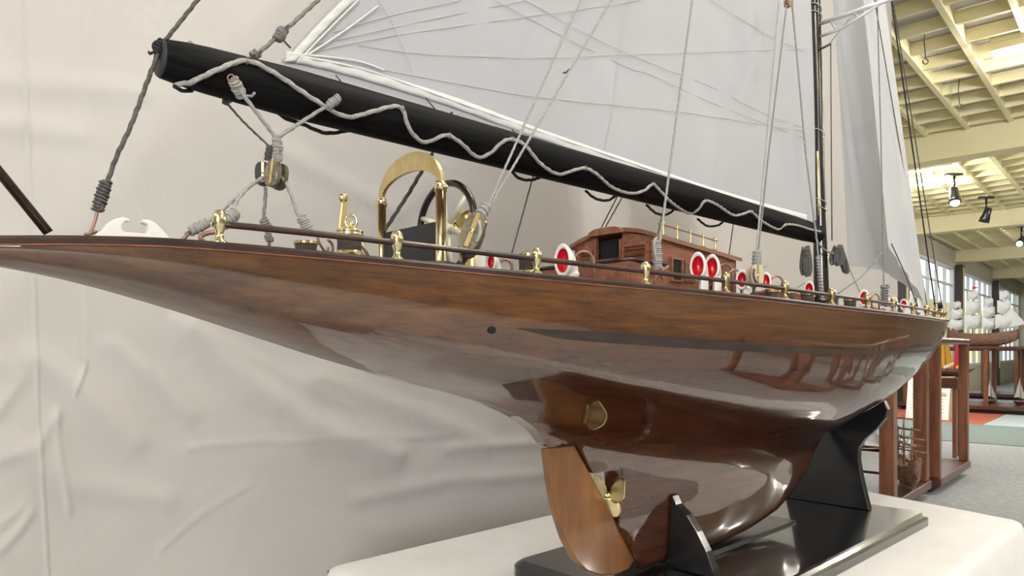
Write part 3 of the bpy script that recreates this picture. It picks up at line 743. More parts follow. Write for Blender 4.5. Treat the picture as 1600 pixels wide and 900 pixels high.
secs = {s: section(s) for s in stations}
mb = MB(); vs = []; fs = []; W_ = 2*NSEC+1
for s in stations:
    sec = secs[s]
    row = [Vector((s, -y, z)) for y, z in sec]+[Vector((s, y, z)) for y, z in reversed(sec[:-1])]
    vs += row
for i in range(len(stations)-1):
    for j in range(W_-1): fs.append((i*W_+j, (i+1)*W_+j, (i+1)*W_+j+1, i*W_+j+1))
    fs.append((i*W_, i*W_+W_-1, (i+1)*W_+W_-1, (i+1)*W_))
fs.append(tuple(range(W_))); fs.append(tuple(range((len(stations)-1)*W_+W_-1, (len(stations)-1)*W_-1, -1)))
mb.add(vs, fs, True)
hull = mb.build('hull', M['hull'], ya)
es = hull.modifiers.new('edge', 'EDGE_SPLIT'); es.split_angle = radians(38)
def hull_pt(s, z, off=0, side=-1):
    sec = section(s)
    for (y0, z0), (y1, z1) in zip(sec, sec[1:]):
        if z0 >= z >= z1:
            t = (z0-z)/(z0-z1) if z0 > z1 else 0; y = y0+(y1-y0)*t
            ny, nz = (z0-z1), (y0-y1)  # outward normal in section
            L = sqrt(ny*ny+nz*nz) or 1
            return Vector((s, side*(y+off*ny/L), z-off*nz/L))
    return Vector((s, side*(sec[0][0]+off), z))
# dark boot stripe let into both sides
SU = [(.40, .0205), (.5, .0185), (.6, .0150), (.7, .0105), (.8, .0065), (.9, .0025), (1.0, -.001), (1.2, -.003), (1.6, -.002), (1.95, .002)]
SLo = [(.40, .0200), (.45, .0105), (.5, .0075), (.6, .0025), (.7, -.0015), (.8, -.0045), (.9, -.0065), (1.0, -.0075), (1.2, -.0085), (1.6, -.008), (1.95, .0005)]
for sd in (-1, 1):
    mb = MB(); mb.grid(lambda u, v: hull_pt(.40+1.55*u, interp(.40+1.55*u, SU)+(interp(.40+1.55*u, SLo)-interp(.40+1.55*u, SU))*v, .0005, sd), 120, 4)
    mb.build('boot_stripe', M['stripe'], ya, recalc=False)
# small exhaust port
e0 = hull_pt(.372, .018, .0006)
mb = MB(); mb.prism([(.0045*cos(t*pi/8), .0035*sin(t*pi/8)) for t in range(16)], lambda u, v, t: hull_pt(.372+u, .018+v, t), -.001, .001).build('exhaust_port', M['dark'], ya)
# covering board around the deck edge
def capline(off, dz, side): return [Vector((s, side*max(0, bsh(s)+off), zsh(s)+dz)) for s in stations if s >= -.048]
for sd in (-1, 1):
    a = capline(.0020, .0018, sd); b_ = capline(.0028, -.0004, sd); c_ = capline(.0015, -.0038, sd); d_ = capline(-.014, .0018, sd); e_ = capline(-.014, -.003, sd)
    rows = [e_, c_, b_, a, d_]; mb = MB(); n_ = len(a); vs = []
    for r_ in rows: vs += r_
    fs = []
    for k in range(5):
        k2 = (k+1) % 5
        for i in range(n_-1): fs.append((k*n_+i, k*n_+i+1, k2*n_+i+1, k2*n_+i))
    mb.add(vs, fs, False).build('covering_board', M['darkwood'], ya)
    MB().tube(capline(.0012, -.0046, sd), .0008, 6).build('sheer_moulding', M['cabin'], ya)
mb = MB(); mb.grid(lambda u, v: Vector(((-.02+2.235*u), (2*v-1)*max(.0004, bsh(-.02+2.235*u)-.006), zsh(-.02+2.235*u)-.0005)), 120, 2).build('deck', M['deck'], ya)

# rudder and propeller
rud = [(.5555, -.1245), (.562, -.165), (.572, -.205), (.590, -.245), (.610, -.275), (.632, -.294), (.66, -.306), (.695, -.3125), (.722, -.311), (.737, -.300), (.733, -.2955), (.700, -.2495), (.660, -.194), (.6075, -.1245)]
mb = MB(); mid = [((a+.66)/2, (b-.22)/2) for a, b in rud]
vs = []; n_ = len(rud)
for tk, sc in ((-.0058, 1), (.0058, 1)): vs += [Vector((a, tk, b)) for a, b in rud]
mb.prism(rud, lambda u, v, t: Vector((u, t, v)), -.0062, .0062)
mb.build('rudder', M['rudder'], ya, bevel=.002)
pc = S(951, 773, 0); pc.y = 0
pr = MB().lathe([(0, -.010), (.003, -.009), (.0050, -.004), (.0055, .004), (.0045, .010), (0, .010)], pc, (1, 0, 0), 16).build('propeller', M['brass'], ya)
MB().tube([pc+Vector((.005, 0, 0)), pc+Vector((.045, 0, .002))], .0026, 10).build('propeller_shaft', M['brass'], ya)
for k, ang in enumerate((35, 155, 275)):
    mb = MB(); A = radians(ang)
    def bl(u, v):
        rr_ = .004+.027*v; wd = .0105*sin(pi*min(1, .12+.88*v)**.8)**.7 if v < 1 else 0.0005
        wd = .0175*sqrt(max(.0, 1-((v-.58)/.60)**2))+.001
        x = -(u-.5)*2*wd*.55; tt = (u-.5)*2*wd*.85
        return pc+Vector((x, cos(A)*rr_-sin(A)*tt, sin(A)*rr_+cos(A)*tt))
    o = mb.grid(bl, 8, 10).build('blade', M['brasssat'], pr, recalc=False); sl = o.modifiers.new('th', 'SOLIDIFY'); sl.thickness = .0012; sl.offset = 0

# cradles of the stand
def cradle(s0, th, prof, name='cradle'):
    o = MB().prism([(y, z) for y, z in prof]+[(-y, z) for y, z in reversed(prof)], lambda u, v, t: Vector((t, u, v)), s0-th/2, s0+th/2).build(name, M['glossblack'], st, bevel=.0015); return o
def hull_half(s, z):
    p = hull_pt(s, z, .0008); return -p.y
def bottom_edge(s, n=14, ztop=-.112):
    sec = section(s); return [(y, z) for y, z in sec if z <= ztop]
f0 = 1.405
be = bottom_edge(f0, ztop=-.098); be = [(y+.0, z-.0022) for y, z in be]
prof = [(0, be[-1][1])]+[be[i] for i in range(len(be)-1, -1, -4)]+[be[0]]
tipy, tipz = be[0]
prof += [(max(tipy, .1205), -.119), (.116, -.136), (.100, -.158), (.078, -.180), (.067, -.198), (.0655, -.222), (.070, -.250), (.0765, -.280), (.0865, BT+.0003)]
cradle(f0, .016, prof)
# aft cradle: two cheeks beside the keel fin
for sd in (-1, 1):
    zt = -.215
    sec = section(.808); inner = [(y, z) for y, z in sec if z <= zt and y > .004][::3]
    pr_ = [(y+.0007, z) for y, z in inner]+[(inner[-1][0]+.0007, BT+.0003)] + [(.095, BT+.0003), (.092, -.310), (.082, -.286), (.0666, -.261), (.050, -.240), (.033, -.227), (inner[0][0]+.003, zt+.001)]
    MB().prism([(sd*y, z) for y, z in pr_], lambda u, v, t: Vector((t, u, v)), .800, .816).build('keel_cheek', M['glossblack'], st, bevel=.002)
MB().prism([(.80, -.028), (1.2, -.028), (1.2, .028), (.80, .028)], lambda u, v, t: Vector((u, v, t)), BT-.0003, -.3178).build('keel_pad', M['glossblack'], st)

# ---------------------------------------------------------------- spars
BZ = .2365
def brad(s):
    return interp(s, [(.105, .0150), (.112, .0168), (.14, .0190), (.22, .0222), (.9, .0225), (1.30, .0205), (1.36, .018)])
bs0 = .107
mb = MB(); pts = []; rad = []
for k in range(70):
    s = bs0+(1.353-bs0)*k/69; pts.append(Vector((s, 0, BZ-.003*max(0, (s-.9)/.45)))); rad.append(brad(s))
mb.tube(pts, lambda t: rad[min(69, int(round(t*69)))], 32, flat=1.0)
boom = mb.build('boom', M['black'], ya); 
m_ = boom.modifiers.new('edge', 'EDGE_SPLIT'); m_.split_angle = radians(50)
MB().lathe([(0, 0), (.0145, 0), (.0155, .002), (0, .002)], (bs0-.0018, 0, BZ), (1, 0, 0), 28).build('boom_end_cap', M['slate'], boom)
def mast_s(z): return 1.379-.053*(z-.08)
mb = MB(); pts = [Vector((mast_s(z), 0, z)) for z in [i*.05+.0665 for i in range(44)]]
mb.tube(pts, lambda t: .0158-(.0035*min(1, t/.12))-.005*t, 24)
mast = mb.build('mast', M['mastblack'], ya)
MB().tube([Vector((mast_s(z)-.013, -.004, z)) for z in (.27, .30, .35, .40)], .0022, 8).build('brass_track', M['brasssat'], mast)
MB().box((1.362, 0, BZ-.003), (.022, .020, .020), None, .002).build('gooseneck', M['glossblack'], ya)
MB().lathe([(.024, 0), (.024, .006), (.018, .009), (.016, .012)], (1.3805, 0, .0665), None, 20).build('mast_collar', M['brasssat'], mast)
for z in (.69, .675, .44, .30, .285):
    mb = MB(); zz = z; pts = [Vector((mast_s(zz)+.0135*cos(t*pi/8)-.002, .0135*sin(t*pi/8), zz-.006*cos(t*pi/8)+.003*sin(t*pi/8))) for t in range(16)]
    mb.tube(pts, .0009, 6, closed=True).build('luff_lashing', M['rope'], mast)

# ropes -----------------------------------------------------------
def rope(pts, r, m, name='rope', parent=ya, tw=True, sm=0, step=None):
    if sm: pts = smooth_path(pts, sm)
    if tw:
        st_ = step or max(r*.9, .0012); pts = densify(pts, st_); return MB().tube(pts, r, 9, twist=2*pi/(r*7.0)/3*1.0).build(name, m, parent, recalc=False)
    return MB().tube(pts, r, 8).build(name, m, parent, recalc=False)
def seizing(a, b, R0, m, turns=None, wr=.0009, name='seizing', parent=ya, tail=True):
    a = Vector(a); b = Vector(b); d = b-a; L = d.length; x, y = frame_for(d); turns = turns or max(3, int(L/(wr*1.9)))
    rnd = random.Random(int(abs(a.x*1e4)+abs(a.z*1e4))); n = turns*10; pts = []
    for k in range(n+1):
        t = k/n; an = 2*pi*turns*t; rr_ = R0*(1+.22*sin(pi*t)+.12*sin(9*t*pi+rnd.random()*.2))
        pts.append(a+d*t+x*(rr_*cos(an))+y*(rr_*sin(an)))
    if tail: pts += [pts[-1]+x*R0*1.5+d.normalized()*.001, pts[-1]+x*R0*2.6-d.normalized()*.002]
    mb = MB().tube(pts, wr, 6); mb.tube([a, b], R0*.92, 8); return mb.build(name, m, parent, recalc=False)
def loop(c, r, wr, m, axis=(0, 1, 0), name='eye', parent=ya, sc=1.0):
    a, b = frame_for(Vector(axis)); pts = [Vector(c)+a*(r*cos(t*pi/8))+b*(r*sc*sin(t*pi/8)) for t in range(16)]
    return MB().tube(pts, wr, 6, closed=True).build(name, m, parent, recalc=False)
def fit_stay(p0, px, py, zlo=.3, zhi=2.25, lat=0):
    best = None
    for i in range(600):
        z = zlo+(zhi-zlo)*i/599; H_ = Vector((mast_s(z), lat, z)); q = None
        # intersection row with py
        p0v = Vector(p0); t0, t1 = 0, 1; 
        f = lambda t: PXY(p0v.lerp(H_, t))
        lo, hi = 0, 1
        if f(1)[1] > py: continue
        for _ in range(24):
            m_ = (lo+hi)/2
            if f(m_)[1] > py: lo = m_
            else: hi = m_
        e = abs(f(lo)[0]-px)
        if best is None or e < best[0]: best = (e, H_)
    return best[1]
# backstay / topping lift at the boom end
k0 = S(248, 76, -.004); rope([k0, Vector((mast_s(2.15), 0, 2.15))], .0016, M['ropedk'], 'topping_lift', step=.004)
k1 = S(157, 318, 0)
rope([S(250, 78, -.004), S(233, 120, -.003), S(205, 195, -.002), S(180, 250, 0), k1], .0017, M['ropedk'], 'backstay', sm=6)
seizing(S(166, 283, 0), S(152, 330, 0), .0034, M['ropedk'], 9, .0011)
seizing(S(255, 66, -.004), S(245, 80, -.006), .0030, M['ropeblk'], 4, .0012, 'knot'); loop(S(249, 74, -.006), .0045, .0012, M['ropeblk'], (.4, 1, .3), 'knot')
rope([S(153, 326, 0), S(150, 340, 0), S(146, 352, 0), S(141, 364, -.001), S(133, 366, -.003)], .0012, M['copper'], 'copper_hook', tw=False, sm=5)
rope([S(141, 364, -.001), S(150, 362, .002), S(140, 366, .004)], .0012, M['copper'], 'copper_hook', tw=False, sm=4)
# lift beside the leech
p0 = S(400, 86, 0)
rope([p0, S(437, 55, 0), S(497, 0, 0), S(497, 0, 0)+(Vector((mast_s(1.9), 0, 1.9))-S(497, 0, 0))], .0018, M['ropemid'], 'clew_lift', step=.004)
seizing(S(433, 62, -.001), S(444, 45, -.001), .0036, M['ropemid'], 6, .0011)
seizing(S(394, 88, -.001), S(403, 83, -.001), .0028, M['ropemid'], 3, .0012, 'knot')
rope([S(442, 62, -.003), S(454, 75, -.003)], .0010, M['ropedk'], 'lashing_tail', tw=False)
loop(Vector((.130, 0, BZ+.0190)), .0018, .0005, M['copper'], (0, 1, 0), 'eyelet', boom)
# jackline waves on the near side of the boom
def onboom(px, py, off=.0022):
    lat = -.015
    for _ in range(6):
        p = S(px, py, lat); dz = p.z-BZ; r_ = brad(p.x)
        lat = -sqrt(max(0, r_*r_-min(dz*dz, r_*r_)))-off
    return S(px, py, lat)
jl = [(272, 134), (285, 131), (300, 128), (340, 109), (385, 95), (430, 115), (490, 155), (540, 182), (580, 175), (610, 167), (628, 170), (640, 202), (662, 222), (690, 213), (702, 212), (722, 225), (745, 245), (765, 240), (785, 222), (800, 218), (820, 227), (845, 256), (872, 272), (897, 266), (914, 263), (932, 272), (957, 293), (985, 302), (1006, 298), (1020, 288), (1030, 297), (1050, 317), (1076, 333), (1090, 328), (1102, 314), (1120, 320), (1145, 336), (1162, 334), (1174, 331), (1190, 345), (1215, 358), (1228, 351), (1245, 352), (1265, 358), (1282, 362)]
rope([onboom(*p) for p in jl], .0021, M['rope'], 'jackline', boom, sm=7)
for p in ((385, 95), (628, 170), (702, 212), (800, 218), (914, 263), (1020, 288), (1102, 314), (1174, 331), (1228, 351)):
    loop(onboom(p[0], p[1], .0015), .0030, .0007, M['copper'], (1, 0, 0), 'eyelet', boom)
rope([S(272, 134, -.006), S(283, 141, .0), S(300, 141, .010), S(296, 132, .018)], .0016, M['ropeblk'], 'jackline_end', boom, sm=5)
for pl in ([(430, 172), (445, 184), (475, 195), (510, 208), (548, 203)], [(798, 266), (812, 279), (832, 281), (850, 274)], [(915, 298), (930, 310), (950, 313), (965, 303)], [(1010, 320), (1025, 333), (1042, 335), (1055, 326)], [(1090, 342), (1105, 353), (1122, 352), (1130, 346)]):
    rope([S(x, y, .018) for x, y in pl], .0018, M['ropeblk'], 'far_jackline_loop', boom, sm=6)
# sheet bridle under the boom
bj = S(432, 216, -.012)
rope([onboom(368, 128, .003), S(380, 148, -.020), bj], .0017, M['rope'], 'sheet_bridle', sm=5); seizing(onboom(364, 124, .004), onboom(378, 150, .004), .0036, M['rope'], 7, .0012)
rope([onboom(524, 157, .003), S(500, 172, -.020), bj], .0017, M['rope'], 'sheet_bridle', sm=5); seizing(onboom(530, 152, .003), onboom(512, 166, .004), .0030, M['rope'], 6, .0010)
loop(onboom(361, 122, .004), .0030, .0007, M['copper'], (1, 1, 0), 'eyelet', boom)
rope([S(352, 158, .012), S(380, 190, .012), S(420, 228, .006)], .0010, M['ropedk'], 'far_bridle', sm=4); seizing(S(348, 157, .012), S(356, 161, .012), .0018, M['ropedk'], 3, .0008, 'knot')
seizing(S(432, 214, -.012), S(434, 236, -.012), .0030, M['rope'], 7, .0010); seizing(S(434, 236, -.012), S(434, 252, -.012), .0026, M['rope'], 5, .0010)
seizing(S(422, 228, .004), S(418, 250, .004), .0022, M['ropedk'], 7, .0009)
def block(c, size, d, face, m=M['oldbrass'], thick=.4, name='block', wide=.33, parent=ya):
    """d: long axis, face: pin axis"""
    d = Vector(d).normalized(); fx = Vector(face); fx = (fx-d*fx.dot(d)).normalized(); sd = d.cross(fx)
    h = size/2; w_ = size*wide; T = size*thick/2; c = Vector(c)
    def cheek(t0, t1, mm, nm, par, k=1.0):
        pl = []
        for i in range(20):
            a = 2*pi*i/20; ca, sa = cos(a), sin(a); pl.append((w_*k*abs(ca)**.75*(1 if ca > 0 else -1), h*k*abs(sa)**.75*(1 if sa > 0 else -1)))
        return MB().prism(pl, lambda u, v, t: c+sd*u+d*v+fx*t, t0, t1).build(nm, mm, par)
    b = cheek(-T, -T*.45, m, name, parent); cheek(T*.45, T, m, 'cheek', b)
    MB().lathe([(w_*.75, -T*.38), (w_*.6, 0), (w_*.75, T*.38)], c, fx, 16).build('sheave', M['brass'], b)
    MB().lathe([(size*.05, -T*1.15), (size*.05, T*1.15)], c, fx, 10).build('pin', M['brass'], b)
    for s_ in (-1, 1): MB().prism([(-size*.05, -h*.8), (size*.05, -h*.8), (size*.05, h*.95), (-size*.05, h*.95)], lambda u, v, t: c+sd*u+d*v+fx*t, s_*T, s_*T*1.12).build('strap', M['brasssat'], b)
    return b
block(S(411, 272, .004), .0205, (0, 0, 1), (.55, 1, 0), M['slate'])
block(S(432, 274, -.012), .0240, (.12, 0, 1), (.95, .45, 0), M['oldbrass'], .55)
rope([S(433, 252, -.014), S(433, 275, -.020), S(429, 293, -.014)], .0011, M['rope'], 'strop', sm=4)
# sheet falls
rope([S(415, 275, -.004), S(390, 291, -.010), S(371, 312, -.014), S(364, 330, -.018), S(352, 344, -.020)], .0016, M['rope'], 'sheet_fall', sm=5)
rope([S(390, 291, -.010), S(368, 309, -.012), S(340, 335, -.012), S(310, 356, -.012), S(296, 365, -.012)], .0014, M['rope'], 'sheet_fall', sm=5)
seizing(S(368, 332, -.017), S(347, 351, -.020), .0040, M['rope'], 7, .0013); seizing(S(325, 347, -.012), S(297, 362, -.012), .0030, M['rope'], 8, .0012)
rope([S(297, 362, -.012), S(291, 369, -.012), S(284, 376, -.012)], .0016, M['copper'], 'copper_hook', tw=False); 
rope([S(345, 353, -.020), S(338, 362, -.022), S(325, 364, -.022), S(313, 370, -.022), S(318, 377, -.022)], .0020, M['copper'], 'copper_hook', tw=False, sm=4)
rope([S(415, 292, -.004), S(414, 318, -.004), S(412, 345, -.004), S(419, 370, -.004), S(421, 380, -.004)], .0015, M['ropemid'], 'sheet_fall', sm=4)
seizing(S(410, 342, -.005), S(418, 356, -.005), .0026, M['ropemid'], 4, .0013, 'knot'); seizing(S(418, 366, -.005), S(421, 376, -.005), .0022, M['ropemid'], 3, .0011, 'knot')
rope([S(421, 376, -.005), S(420, 386, -.005)], .0016, M['copper'], 'copper_hook', tw=False)
rope([S(438, 276, -.014), S(447, 286, -.016), S(456, 308, -.018), S(463, 330, -.020), S(470, 342, -.022), S(482, 358, -.024)], .0016, M['rope'], 'sheet_fall', sm=5)
seizing(S(470, 338, -.023), S(484, 362, -.025), .0034, M['rope'], 7, .0012)
rope([S(483, 360, -.025), S(494, 364, -.025), S(499, 380, -.025), S(508, 394, -.025)], .0012, M['copper'], 'copper_hook', tw=False, sm=4)
rope([S(512, 374, -.028), S(519, 382, -.028), S(519, 393, -.028), S(512, 393, -.028), S(513, 386, -.028)], .0014, M['copper'], 'copper_hook', tw=False, sm=4)
# running backstays
rb = S(752, 345, -.085)
for px, m_ in ((907, M['rope']), (955, M['rope'])):
    H_ = fit_stay(rb, px, 0, 1.0, 2.2); rope([rb, H_], .0013, m_, 'running_backstay', step=.004)
rope([S(889, 108, -.07), S(885, 113, -.072), S(880, 114, -.07)], .0010, M['ropedk'], 'whipping', tw=False)
seizing(S(760, 322, -.086), S(741, 350, -.087), .0042, M['rope'], 9, .0013)
block(S(738, 368, -.088), .043, (S(752, 340, -.088)-S(730, 396, -.088)), (.75, .65, 0), M['oldbrass'], .42, wide=.24)
rope([S(748, 345, -.097), S(750, 362, -.100), S(742, 382, -.098), S(730, 392, -.092)], .0016, M['rope'], 'strop', sm=4)
rope([S(735, 385, -.088), S(724, 396, -.088), S(722, 406, -.088)], .0022, M['ropeblk'], 'strop', sm=3); rope([S(721, 398, -.088), S(720, 412, -.088)], .0018, M['copper'], 'copper_hook', tw=False)
rope([S(675, 240, .08), S(640, 300, .08), S(588, 380, .08)], .0022, M['ropedk'], 'far_backstay', step=.003)
rope([S(675, 240, .08), Vector((mast_s(1.9), .0, 1.9))], .0014, M['ropedk'], 'far_backstay', step=.004)
def farline(p0, px, py, m_=M['ropedk'], r=.0010, ymin=None):
    H_ = fit_stay(p0, px, py, .5, 2.2); rope([p0, H_], r, m_, 'far_shroud', step=.005)
farline(S(800, 395, .07), 826, 280); farline(S(935, 365, .09), 962, 312); farline(S(942, 362, .09), 969, 314); farline(S(1138, 405, .12), 1145, 355); farline(S(1028, 366, .10), 1034, 338)
# near shrouds
s1 = S(1028, 400, -.115)
rope([s1, fit_stay(s1, 1023, 0, .7, 2.2)], .0015, M['rope'], 'shroud', step=.004)
seizing(S(1025, 375, -.116), S(1028, 420, -.116), .0042, M['rope'], 14, .0012); rope([S(1026, 372, -.116), S(1022, 378, -.118), S(1024, 400, -.118), S(1029, 412, -.118)], .0018, M['rope'], 'shroud_splice', sm=4)
for t, (x, y) in enumerate(((1028, 424), (1029, 438))): loop(S(x, y, -.118), .0062, .0012, M['copper'], (.2, 1, .3) if t else (1, .3, 0), 'shackle')
# mast pendant with triple tackle
s2 = S(1180, 400, -.125); tb_ = S(1232, 6, -.045)
block(S(1232, 3, -.045), .020, (0, 0, 1), (.2, 1, 0), M['tackbrown'], .5)
for p in (S(1181, 402, -.126), ): pass
rope([S(1181, 400, -.126), S(1196, 240, -.09), S(1217, 2, -.045)], .0013, M['rope'], 'tackle_fall'); rope([S(1184, 400, -.126), S(1201, 240, -.09), S(1229, 8, -.045)], .0012, M['ropemid'], 'tackle_fall')
rope([S(1238, 8, -.045), S(1259, 240, -.03), S(1276, 375, -.024), S(1285, 470, -.020)], .0017, M['rope'], 'halyard'); seizing(S(1278, 400, -.024), S(1285, 468, -.021), .0030, M['rope'], 14, .0016)
rope([S(1226, 2, -.045), Vector((mast_s(1.6), -.01, 1.6))], .0013, M['rope'], 'pendant', step=.005)
seizing(S(1183, 392, -.126), S(1182, 418, -.126), .0045, M['rope'], 9, .0014)
block(S(1180, 431, -.128), .032, (0, 0, 1), (.45, 1, 0), M['beige'], .35)
rope([S(1178, 420, -.138), S(1178, 434, -.138), S(1184, 444, -.135)], .0016, M['ropedk'], 'strop', sm=3); rope([S(1180, 446, -.128), S(1178, 455, -.128), S(1180, 462, -.128)], .0018, M['ropedk'], 'strop', tw=False)

# ---------------------------------------------------------------- sails
HEADZ = 1.66
clew = S(440, 96, 0)
def main_pt(u, v):
    # u 0 at luff, 1 at leech; v 0 at foot, 1 at head
    z0 = BZ+.0245; zt = HEADZ
    z = z0+(zt-z0)*v
    luff = mast_s(z)-.0165
    lz = (z-clew.z)/(zt-clew.z); leech = clew.x+(mast_s(zt)-.03-clew.x)*lz-.012*sin(pi*max(0, min(1, lz)))
    if luff-leech < .01: leech = luff-.01
    s = luff+(leech-luff)*u
    foot = min(1, v*9)
    return Vector((s, .018*sin(pi*u)*sin(pi*min(1, v*1.3))**.8*foot+.0012*sin(s*55+z*13)*min(1, 8*v+.2), z+(.004*sin(pi*u)*(1-v) if v == 0 else 0)))
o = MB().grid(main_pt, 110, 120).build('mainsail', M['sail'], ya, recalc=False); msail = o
def sail_inv(px, py, off=-.0012):
    lat = 0
    for _ in range(5):
        p = S(px, py, lat); z0 = BZ+.0245; v = (p.z-z0)/(HEADZ-z0)
        luff = mast_s(p.z)-.0165; lz = (p.z-clew.z)/(HEADZ-clew.z); leech = clew.x+(mast_s(HEADZ)-.03-clew.x)*lz-.012*sin(pi*max(0, min(1, lz)))
        u = (luff-p.x)/max(1e-3, luff-leech); u = max(0, min(1, u)); v = max(0, min(1, v)); lat = main_pt(u, v).y
    q = S(px, py, lat+off); return q
seams = [[(520, 50), (600, 27), (720, 0)], [(480, 72), (600, 46), (700, 25), (820, 0)], [(485, 82), (600, 58), (780, 32), (940, 10), (1000, 0)], [(560, 70), (640, 82), (740, 88), (860, 90), (1020, 84), (1200, 78), (1262, 76)],
         [(560, 100), (620, 113), (700, 128), (840, 152), (1020, 170), (1100, 180), (1200, 196), (1258, 205)], [(775, 0), (870, 52), (980, 105), (1020, 118), (1100, 155), (1200, 195), (1258, 215)], [(820, 0), (930, 60), (1020, 100), (1110, 135), (1200, 180), (1258, 200)],
         [(1110, 0), (1200, 55), (1258, 80)], [(592, 0), (610, 30), (630, 75), (643, 110), (650, 145)]]
for sm_ in seams: MB().tube(smooth_path([sail_inv(*p) for p in sm_], 8), .00042, 5).build('seam', M['thread'], msail, recalc=False)
def strip(pl, wd, off, m_, name, parent):
    a = smooth_path([sail_inv(p[0], p[1], off) for p in pl], 8); b = smooth_path([sail_inv(p[0]+wd[0], p[1]+wd[1], off) for p in pl], 8); n_ = len(a)-1
    o = MB().grid(lambda u, v: a[int(round(u*n_))].lerp(b[int(round(u*n_))], v)+Vector((0, -.0012*sin(pi*v)-.0008*sin(u*n_*1.3)*sin(pi*v), 0)), n_, 4).build(name, m_, parent, recalc=False)
    sl = o.modifiers.new('th', 'SOLIDIFY'); sl.thickness = .0008; return o
strip([(443, 97), (475, 62), (505, 30), (536, 0)], (18, 0), -.0016, M['sailhem'], 'leech_hem', msail)
strip([(446, 96), (490, 104), (560, 122), (640, 146), (720, 172), (800, 202), (900, 238), (1000, 272), (1100, 306), (1200, 336), (1262, 353)], (0, -17), -.0018, M['sailhem'], 'foot_hem', msail)
for (a, b) in (([(470, 92), (500, 60), (540, 20), (560, 0)], 0), ([(455, 86), (520, 98), (580, 112), (660, 140), (760, 176), (860, 212), (960, 246), (1060, 280), (1160, 312), (1255, 341)], 0), ([(450, 84), (500, 88), (560, 96), (600, 110)], 0), ([(480, 86), (512, 66), (550, 40), (590, 10)], 0)):
    MB().tube(smooth_path([sail_inv(p[0], p[1], -.0026) for p in a], 8), .0011, 6).build('hem_cord', M['sailhem'], msail, recalc=False)
# luff lashings and lacing through the foot
for (x, y) in ((525, 122), (666, 158), (800, 206), (900, 240), (1040, 287), (1150, 322)):
    rope([sail_inv(x, y-4, -.004), sail_inv(x+10, y+8, -.010), sail_inv(x+16, y+15, -.014)], .0008, M['ropedk'], 'foot_lacing', tw=False)
# headsails
def tri_sail(head, tack, cl, belly, roach=0, nfoot=.0):
    head, tack, cl = Vector(head), Vector(tack), Vector(cl)
    def fn(u, v):
        a = head.lerp(tack, v); b = head.lerp(cl, v)
        p = a.lerp(b, u)
        n_ = sin(pi*u)
        p += Vector((0, belly*n_*sin(pi*min(1, .15+.85*v))**.5*(v**.6), 0))
        p.z -= nfoot*n_*v**8
        p += Vector((0, .0035*sin(22*u+5*v)*v*sin(pi*u), 0))
        return p
    return fn
tackA = S(1446, 474, .0); tackA2 = S(1442, 470, .0)
fore = lambda z: None
FH = fit_stay(S(1463, 491, 0), 1372, -60, 1.2, 2.2)
clA = S(1326, 416, .055)
hA = Vector((mast_s(1.42)+.018, 0.0, 1.42))
A_head = hA
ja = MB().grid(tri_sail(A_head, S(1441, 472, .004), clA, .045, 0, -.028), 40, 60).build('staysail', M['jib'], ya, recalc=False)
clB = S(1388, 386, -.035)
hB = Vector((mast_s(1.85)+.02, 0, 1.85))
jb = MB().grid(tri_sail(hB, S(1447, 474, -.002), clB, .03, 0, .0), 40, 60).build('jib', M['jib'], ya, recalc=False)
# forestays
fs1 = S(1474, 492, 0); rope([fs1, fit_stay(fs1, 1395, 0, .9, 2.2)], .0014, M['ropedk'], 'forestay', step=.006)
seizing(S(1472, 490, 0), S(1468, 474, 0), .0045, M['ropeblk'], 6, .0016)
fs2 = S(1463, 492, 0); rope([fs2, Vector((hB.x+.004, 0, hB.z+.02))], .0018, M['ropeblk'], 'jib_stay', step=.006)
rope([S(1449, 480, .002), Vector((hA.x+.004, 0, hA.z+.02))], .0012, M['ropedk'], 'staysail_stay', step=.006)
# spreader
spz = .656; m0 = mast_s(spz)
sp_o = MB().tube([(m0, -.006, spz), (m0, -.150, spz+.002)], .0042, 8).build('spreader', M['metal'], ya)
MB().tube([(m0, -.008, spz-.026), (m0, -.05, spz-.024), (m0, -.125, spz)], .003, 8).build('brace', M['metal'], sp_o)
for y in (-.03, -.075): MB().tube([(m0, y, spz), (m0, y-.012, spz-.022 if y > -.05 else spz-.016)], .003, 6).build('strut', M['metal'], sp_o)
o2 = MB().tube([(m0, .006, spz), (m0, .150, spz+.002)], .0042, 8).build('spreader', M['metal'], ya); MB().tube([(m0, .008, spz-.026), (m0, .05, spz-.024), (m0, .125, spz)], .003, 8).build('brace', M['metal'], o2)
rope([S(1283, 76, -.014), S(1297, 67, -.02), S(1326, 30, -.05)], .0012, M['ropemid'], 'spreader_line', tw=False); rope([S(1281, 77, -.013), S(1290, 73, -.018), S(1298, 69, -.02)], .0020, M['ropeblk'], 'spreader_lashing', tw=False)
rope([S(1298, 69, -.02), S(1299, 240, -.02), S(1300, 376, -.02)], .0013, M['ropedk'], 'downhaul', tw=False)
sh_ = Vector((m0, -.118, spz)); rope([sh_, S(1377, 240, -.135), S(1381, 450, -.150)], .0011, M['ropemid'], 'outer_shroud', step=.005)
seizing(S(1382, 446, -.150), S(1382, 478, -.150), .0045, M['ropemid'], 8, .0018); MB().box(S(1383, 448, -.150), (.012, .012, .006)).build('shroud_plate', M['ropemid'], ya)
rope([sh_, Vector((mast_s(1.7), 0, 1.7))], .0011, M['ropemid'], 'outer_shroud', step=.006)
rope([S(1384, 387, -.036), S(1350, 428, -.03), S(1330, 444, -.02), S(1303, 463, .0)], .0016, M['ropemid'], 'jib_sheet', sm=5)
rope([S(1393, 381, -.037), S(1415, 430, -.05), S(1436, 484, -.06)], .0013, M['ropedk'], 'jib_sheet', sm=4)
